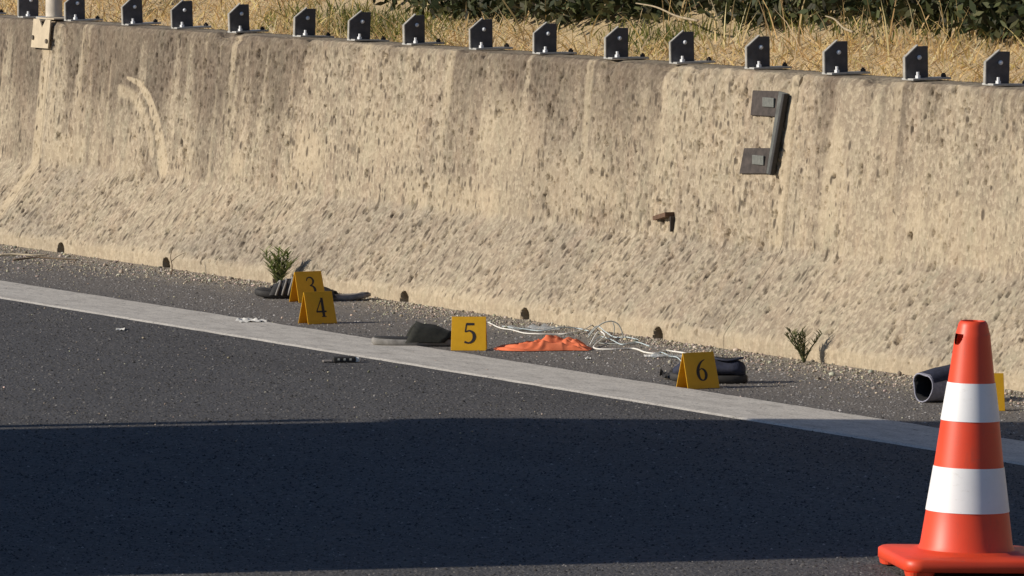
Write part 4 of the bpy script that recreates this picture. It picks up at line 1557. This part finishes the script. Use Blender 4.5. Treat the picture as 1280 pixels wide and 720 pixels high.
pts_x, pts_y, hs = [], [], []
for (px, yc, sx, sy, cnt, h) in ((600, -0.66, .26, .05, 520, .10), (510, -0.70, .28, .05, 420, .10), (650, -0.74, .25, .04, 140, .07), (445, -0.66, .07, .04, 50, .06), (180, -1.0, .5, .12, 200, .09),
                                 (925, -0.68, .12, .04, 160, .09), (955, -0.74, .20, .04, 160, .10), (1090, -0.80, .30, .04, 110, .12), (740, -0.78, .5, .04, 80, .07), (1200, -0.82, .5, .04, 120, .14), (860, -0.78, .4, .04, 80, .07)):
    pts_x.append(rng.normal(gx(px), sx, cnt))
    pts_y.append(np.minimum(rng.normal(yc, sy, cnt), -0.5))
    hs.append(np.full(cnt, h))
x, y, hh = np.concatenate(pts_x), np.concatenate(pts_y), np.concatenate(hs)
n = len(x)
blades('green_grass', x, y, hh * 0.62 * rng.uniform(.6, 1.5, n), rng.uniform(.003, .006, n), np.abs(rng.normal(0, .5, n)), rng.uniform(0, 6.28, n), GREEN, rng.integers(0, 5, n),
       'tufts of green grass among the dry straw below the dark shrubs', 'grass', M_GRASS, 1.0)
n = 300                                              # pale tall stalks in front of the dark shrubs
x, y = rng.uniform(gx(1300), gx(480), n), rng.uniform(-0.86, -0.66, n)
k = rng.random(n) < 0.25 + 0.75 * sstep(gx(900), gx(1100), x)
x, y = x[k], y[k]
n = len(x)
blades('dry_stalks', x, y, rng.uniform(.10, .30, n), rng.uniform(.004, .007, n), np.abs(rng.normal(0, .3, n)), rng.uniform(0, 6.28, n), STRAW[:4], rng.integers(0, 4, n),
       'tall pale dry stalks standing before the dark shrubs', 'stalks', M_GRASS, 0.7)


# ------------------------------------------------------------------ dark shrubs behind the grass
SHADEL = [(0.040, 0.052, 0.020), (0.026, 0.036, 0.014), (0.075, 0.085, 0.032), (0.040, 0.038, 0.020), (0.10, 0.10, 0.045)]  # shade within the shrub belt is put into these dark leaf colours


def shrub(x, y, rx, ry, h, label, n=5200, seed=0):
    r = np.random.default_rng(seed)
    z0 = float(bank_z(np.array([x]), np.array([y]))[0]) - 0.03
    t = thing('shrub', label, 'shrub', 'dark shrubs along the bank', MW @ Matrix.Translation((x, y, z0)))
    bm = bmesh.new()
    for k in range(7):
        a = r.uniform(0, 6.28)
        q = r.uniform(.3, .8)
        P = smooth_path([(0.05 * math.cos(a), .05 * math.sin(a), 0), (rx * q * .4 * math.cos(a), ry * q * .4 * math.sin(a), h * .3), (rx * q * math.cos(a), ry * q * math.sin(a), h * r.uniform(.6, .9))], 5)
        bm_tube(bm, P, list(np.linspace(.018, .005, len(P))), 6)
    bm_obj('stems', bm, M_BARK, t, True)
    # leaves in clumps through the crown's volume
    nc = 80
    a = r.uniform(0, 6.28, nc)
    q = np.sqrt(r.random(nc))
    zc = r.random(nc) ** 1.5
    prof_r = 0.75 + 0.35 * np.sin(zc * 2.6)
    cl = np.stack([rx * q * prof_r * np.cos(a), ry * q * prof_r * np.sin(a), zc * h], -1)
    ci = r.integers(0, nc, n)
    p = cl[ci] + r.normal(0, 1, (n, 3)) * np.array([rx, ry, h * .6]) * 0.13
    p[:, 2] = np.maximum(p[:, 2], 0.01)
    d = r.normal(0, 1, (n, 3))
    d /= np.linalg.norm(d, axis=1, keepdims=True)
    s = np.cross(d, r.normal(0, 1, (n, 3)))
    s /= np.linalg.norm(s, axis=1, keepdims=True)
    L, W = r.uniform(.03, .065, n)[:, None], r.uniform(.012, .026, n)[:, None]
    V = np.stack([p, p + d * L * .5 + s * W * .5, p + d * L, p + d * L * .5 - s * W * .5], 1)
    Fq = np.arange(n * 4).reshape(n, 4)
    c = np.array(SHADEL)[r.integers(0, 5, n)] * r.uniform(.7, 1.3, (n, 1)) * (0.7 + 0.6 * r.random(nc))[ci][:, None]
    me = fast_mesh('foliage', V.reshape(-1, 3), Fq, M_LEAF, False, None, np.repeat(c[:, None], 4, 1).reshape(-1, 3))
    link(bpy.data.objects.new('foliage', me), t)
    return t


SHRUBS = [(480, -0.88, .66, .25, .7, 'dark shrub at the left end of the shrub row, above the seventh bracket'),
          (585, -0.88, .66, .25, .7, 'dark shrub behind the green grass tuft near the top middle'),
          (700, -0.91, .66, .25, .7, 'dark shrub behind the tenth bracket'),
          (800, -0.94, .66, .25, .7, 'dark shrub between the eleventh and twelfth brackets'),
          (905, -0.94, .66, .25, .7, 'dark shrub behind the yellow-green grass left of the thirteenth bracket'),
          (1010, -0.99, .66, .25, .7, 'dark shrub behind the dry stalks near the fourteenth bracket'),
          (1120, -0.96, .66, .25, .7, 'dark shrub behind the tall dry stalks near the fifteenth bracket'),
          (1230, -0.93, .66, .25, .7, 'dark shrub at the right end of the shrub row')]
for i, (px, y, rx, ry, h, lab) in enumerate(SHRUBS):
    shrub(wallpt(px, 5, y + .3)[0], y, rx, ry, h, lab, seed=500 + i)
for i, (x, y) in enumerate(((gx(1280) - 1.4, -1.7), (gx(1280) - 2.9, -1.8), (3.6, -4.4), (5.6, -4.6))):
    shrub(x, y, 1.0, .8, 1.6, ('dark shrub beyond the right end of the shrub row', 'dark shrub farthest to the right on the bank', 'dark shrub higher up the bank at left', 'dark shrub high up the bank at far left')[i], n=3000, seed=600 + i)

# dry branches lying in the grass
for i, (p0, p1, lab) in enumerate((((795, 4), (872, 26), 'bare pale branch leaning in the dark shrubs above the twelfth bracket'),
                                   ((1032, 20), (1066, 40), 'bare pale branch leaning in the grass right of the fourteenth bracket'))):
    xa, za = wallpt(p0[0], p0[1], -0.70)
    xb, zb = wallpt(p1[0], p1[1], -0.64)
    bm = bmesh.new()
    P = smooth_path([(xa, -.70, za), ((xa * 2 + xb) / 3, -.68, (za * 2 + zb) / 3 + .006), ((xa + xb * 2) / 3, -.66, (za + 2 * zb) / 3 - .004), (xb, -.64, zb)], 5)
    bm_tube(bm, P, list(np.linspace(.002, .0042, len(P))), 6)
    bm_obj('bare_branch', bm, M_TWIG2, None, True, label=lab, cat='branch', mat_world=MW)

# ------------------------------------------------------------------ unseen box trailer, added to cast the shadow on the asphalt
Tm = Matrix.Translation((-3.05, 14.30, 0)) @ Matrix.Rotation(R(-7.0), 4, 'Z')
t = thing('shadow_trailer', 'white box trailer added out of view to shade the road', 'trailer', M=Tm)
TL, TW, TH_, TF = 3.05, 1.9, 2.0, 0.0
box('cargo_box', (-TW / 2, 0.30 + (TL - .30) / 2, 0.5 + (TH_ - 0.5) / 2), (TW, TL - .30, TH_ - 0.5), M_TRAILER, t, 0.02)
box('shadow_band_block', (-0.16, 0.135, 0.47 + (TH_ - 0.5) / 2), (0.30, 0.26, TH_ - 0.45), M_TRAILER, t, 0.015)  # added to widen the shadow with a band at its near edge
box('chassis', (-TW / 2, TL / 2 + .1, 0.40), (TW * .8, TL * .95, 0.12), M_GREYMET, t, 0.01)
box('skirt', (-TW / 2, TL / 2 + .25, 0.20), (TW * .96, TL * .80, 0.28), M_GREYMET, t, 0.01)
box('drawbar', (-TW / 2, TL + 0.55, 0.38), (0.09, 1.1, 0.09), M_GREYMET, t, 0.01)
for x in (-TW + 0.02, -0.02):
    box('streak_pole', (x, TL + 0.09, 0.42 + (TH_ - .5) / 2), (0.05, 0.06, TH_ - 0.62), M_GREYMET, t, 0.008)  # poles added to streak the far edge of the shadow
bm = bmesh.new()
px_ = np.linspace(0.05, -TW - 0.05, 26)
bm_tube(bm, [(x, TL - 0.05 + .03 * math.sin(x * 5), TH_ + 0.03 + .02 * math.sin(x * 9 + 1)) for x in px_], [0.07 + 0.035 * math.sin(x * 6) + 0.018 * math.sin(x * 17) for x in px_], 8)
bm_obj('shadow_edge_roll', bm, M_GREYMET, t, True)  # uneven roll added to roughen the far shadow edge
bm = bmesh.new()
bm_box(bm, (-TW / 2, TL + 0.085, TH_ - 0.05), (TW - .1, 0.07, 0.10), 0.008, Matrix.Translation((-TW / 2, TL, 0)) @ Matrix.Rotation(R(2.2), 4, 'Z') @ Matrix.Translation((TW / 2, -TL, 0)))
bm_obj('streak_bar', bm, M_GREYMET, t)  # skewed bar added to leave a light streak in the shadow
for x in (-TW - 0.02, 0.02):
    bm = bmesh.new()
    bm_cyl(bm, (x - .09, TL * .55, 0.31), (x + .09, TL * .55, 0.31), 0.31, seg=28)
    w_ = bm_obj('wheel', bm, M_RUBBER, t)
    bm = bmesh.new()
    bm_cyl(bm, (x - .095, TL * .55, 0.31), (x + .095, TL * .55, 0.31), 0.18, seg=20)
    bm_obj('rim', bm, M_GALV, w_)
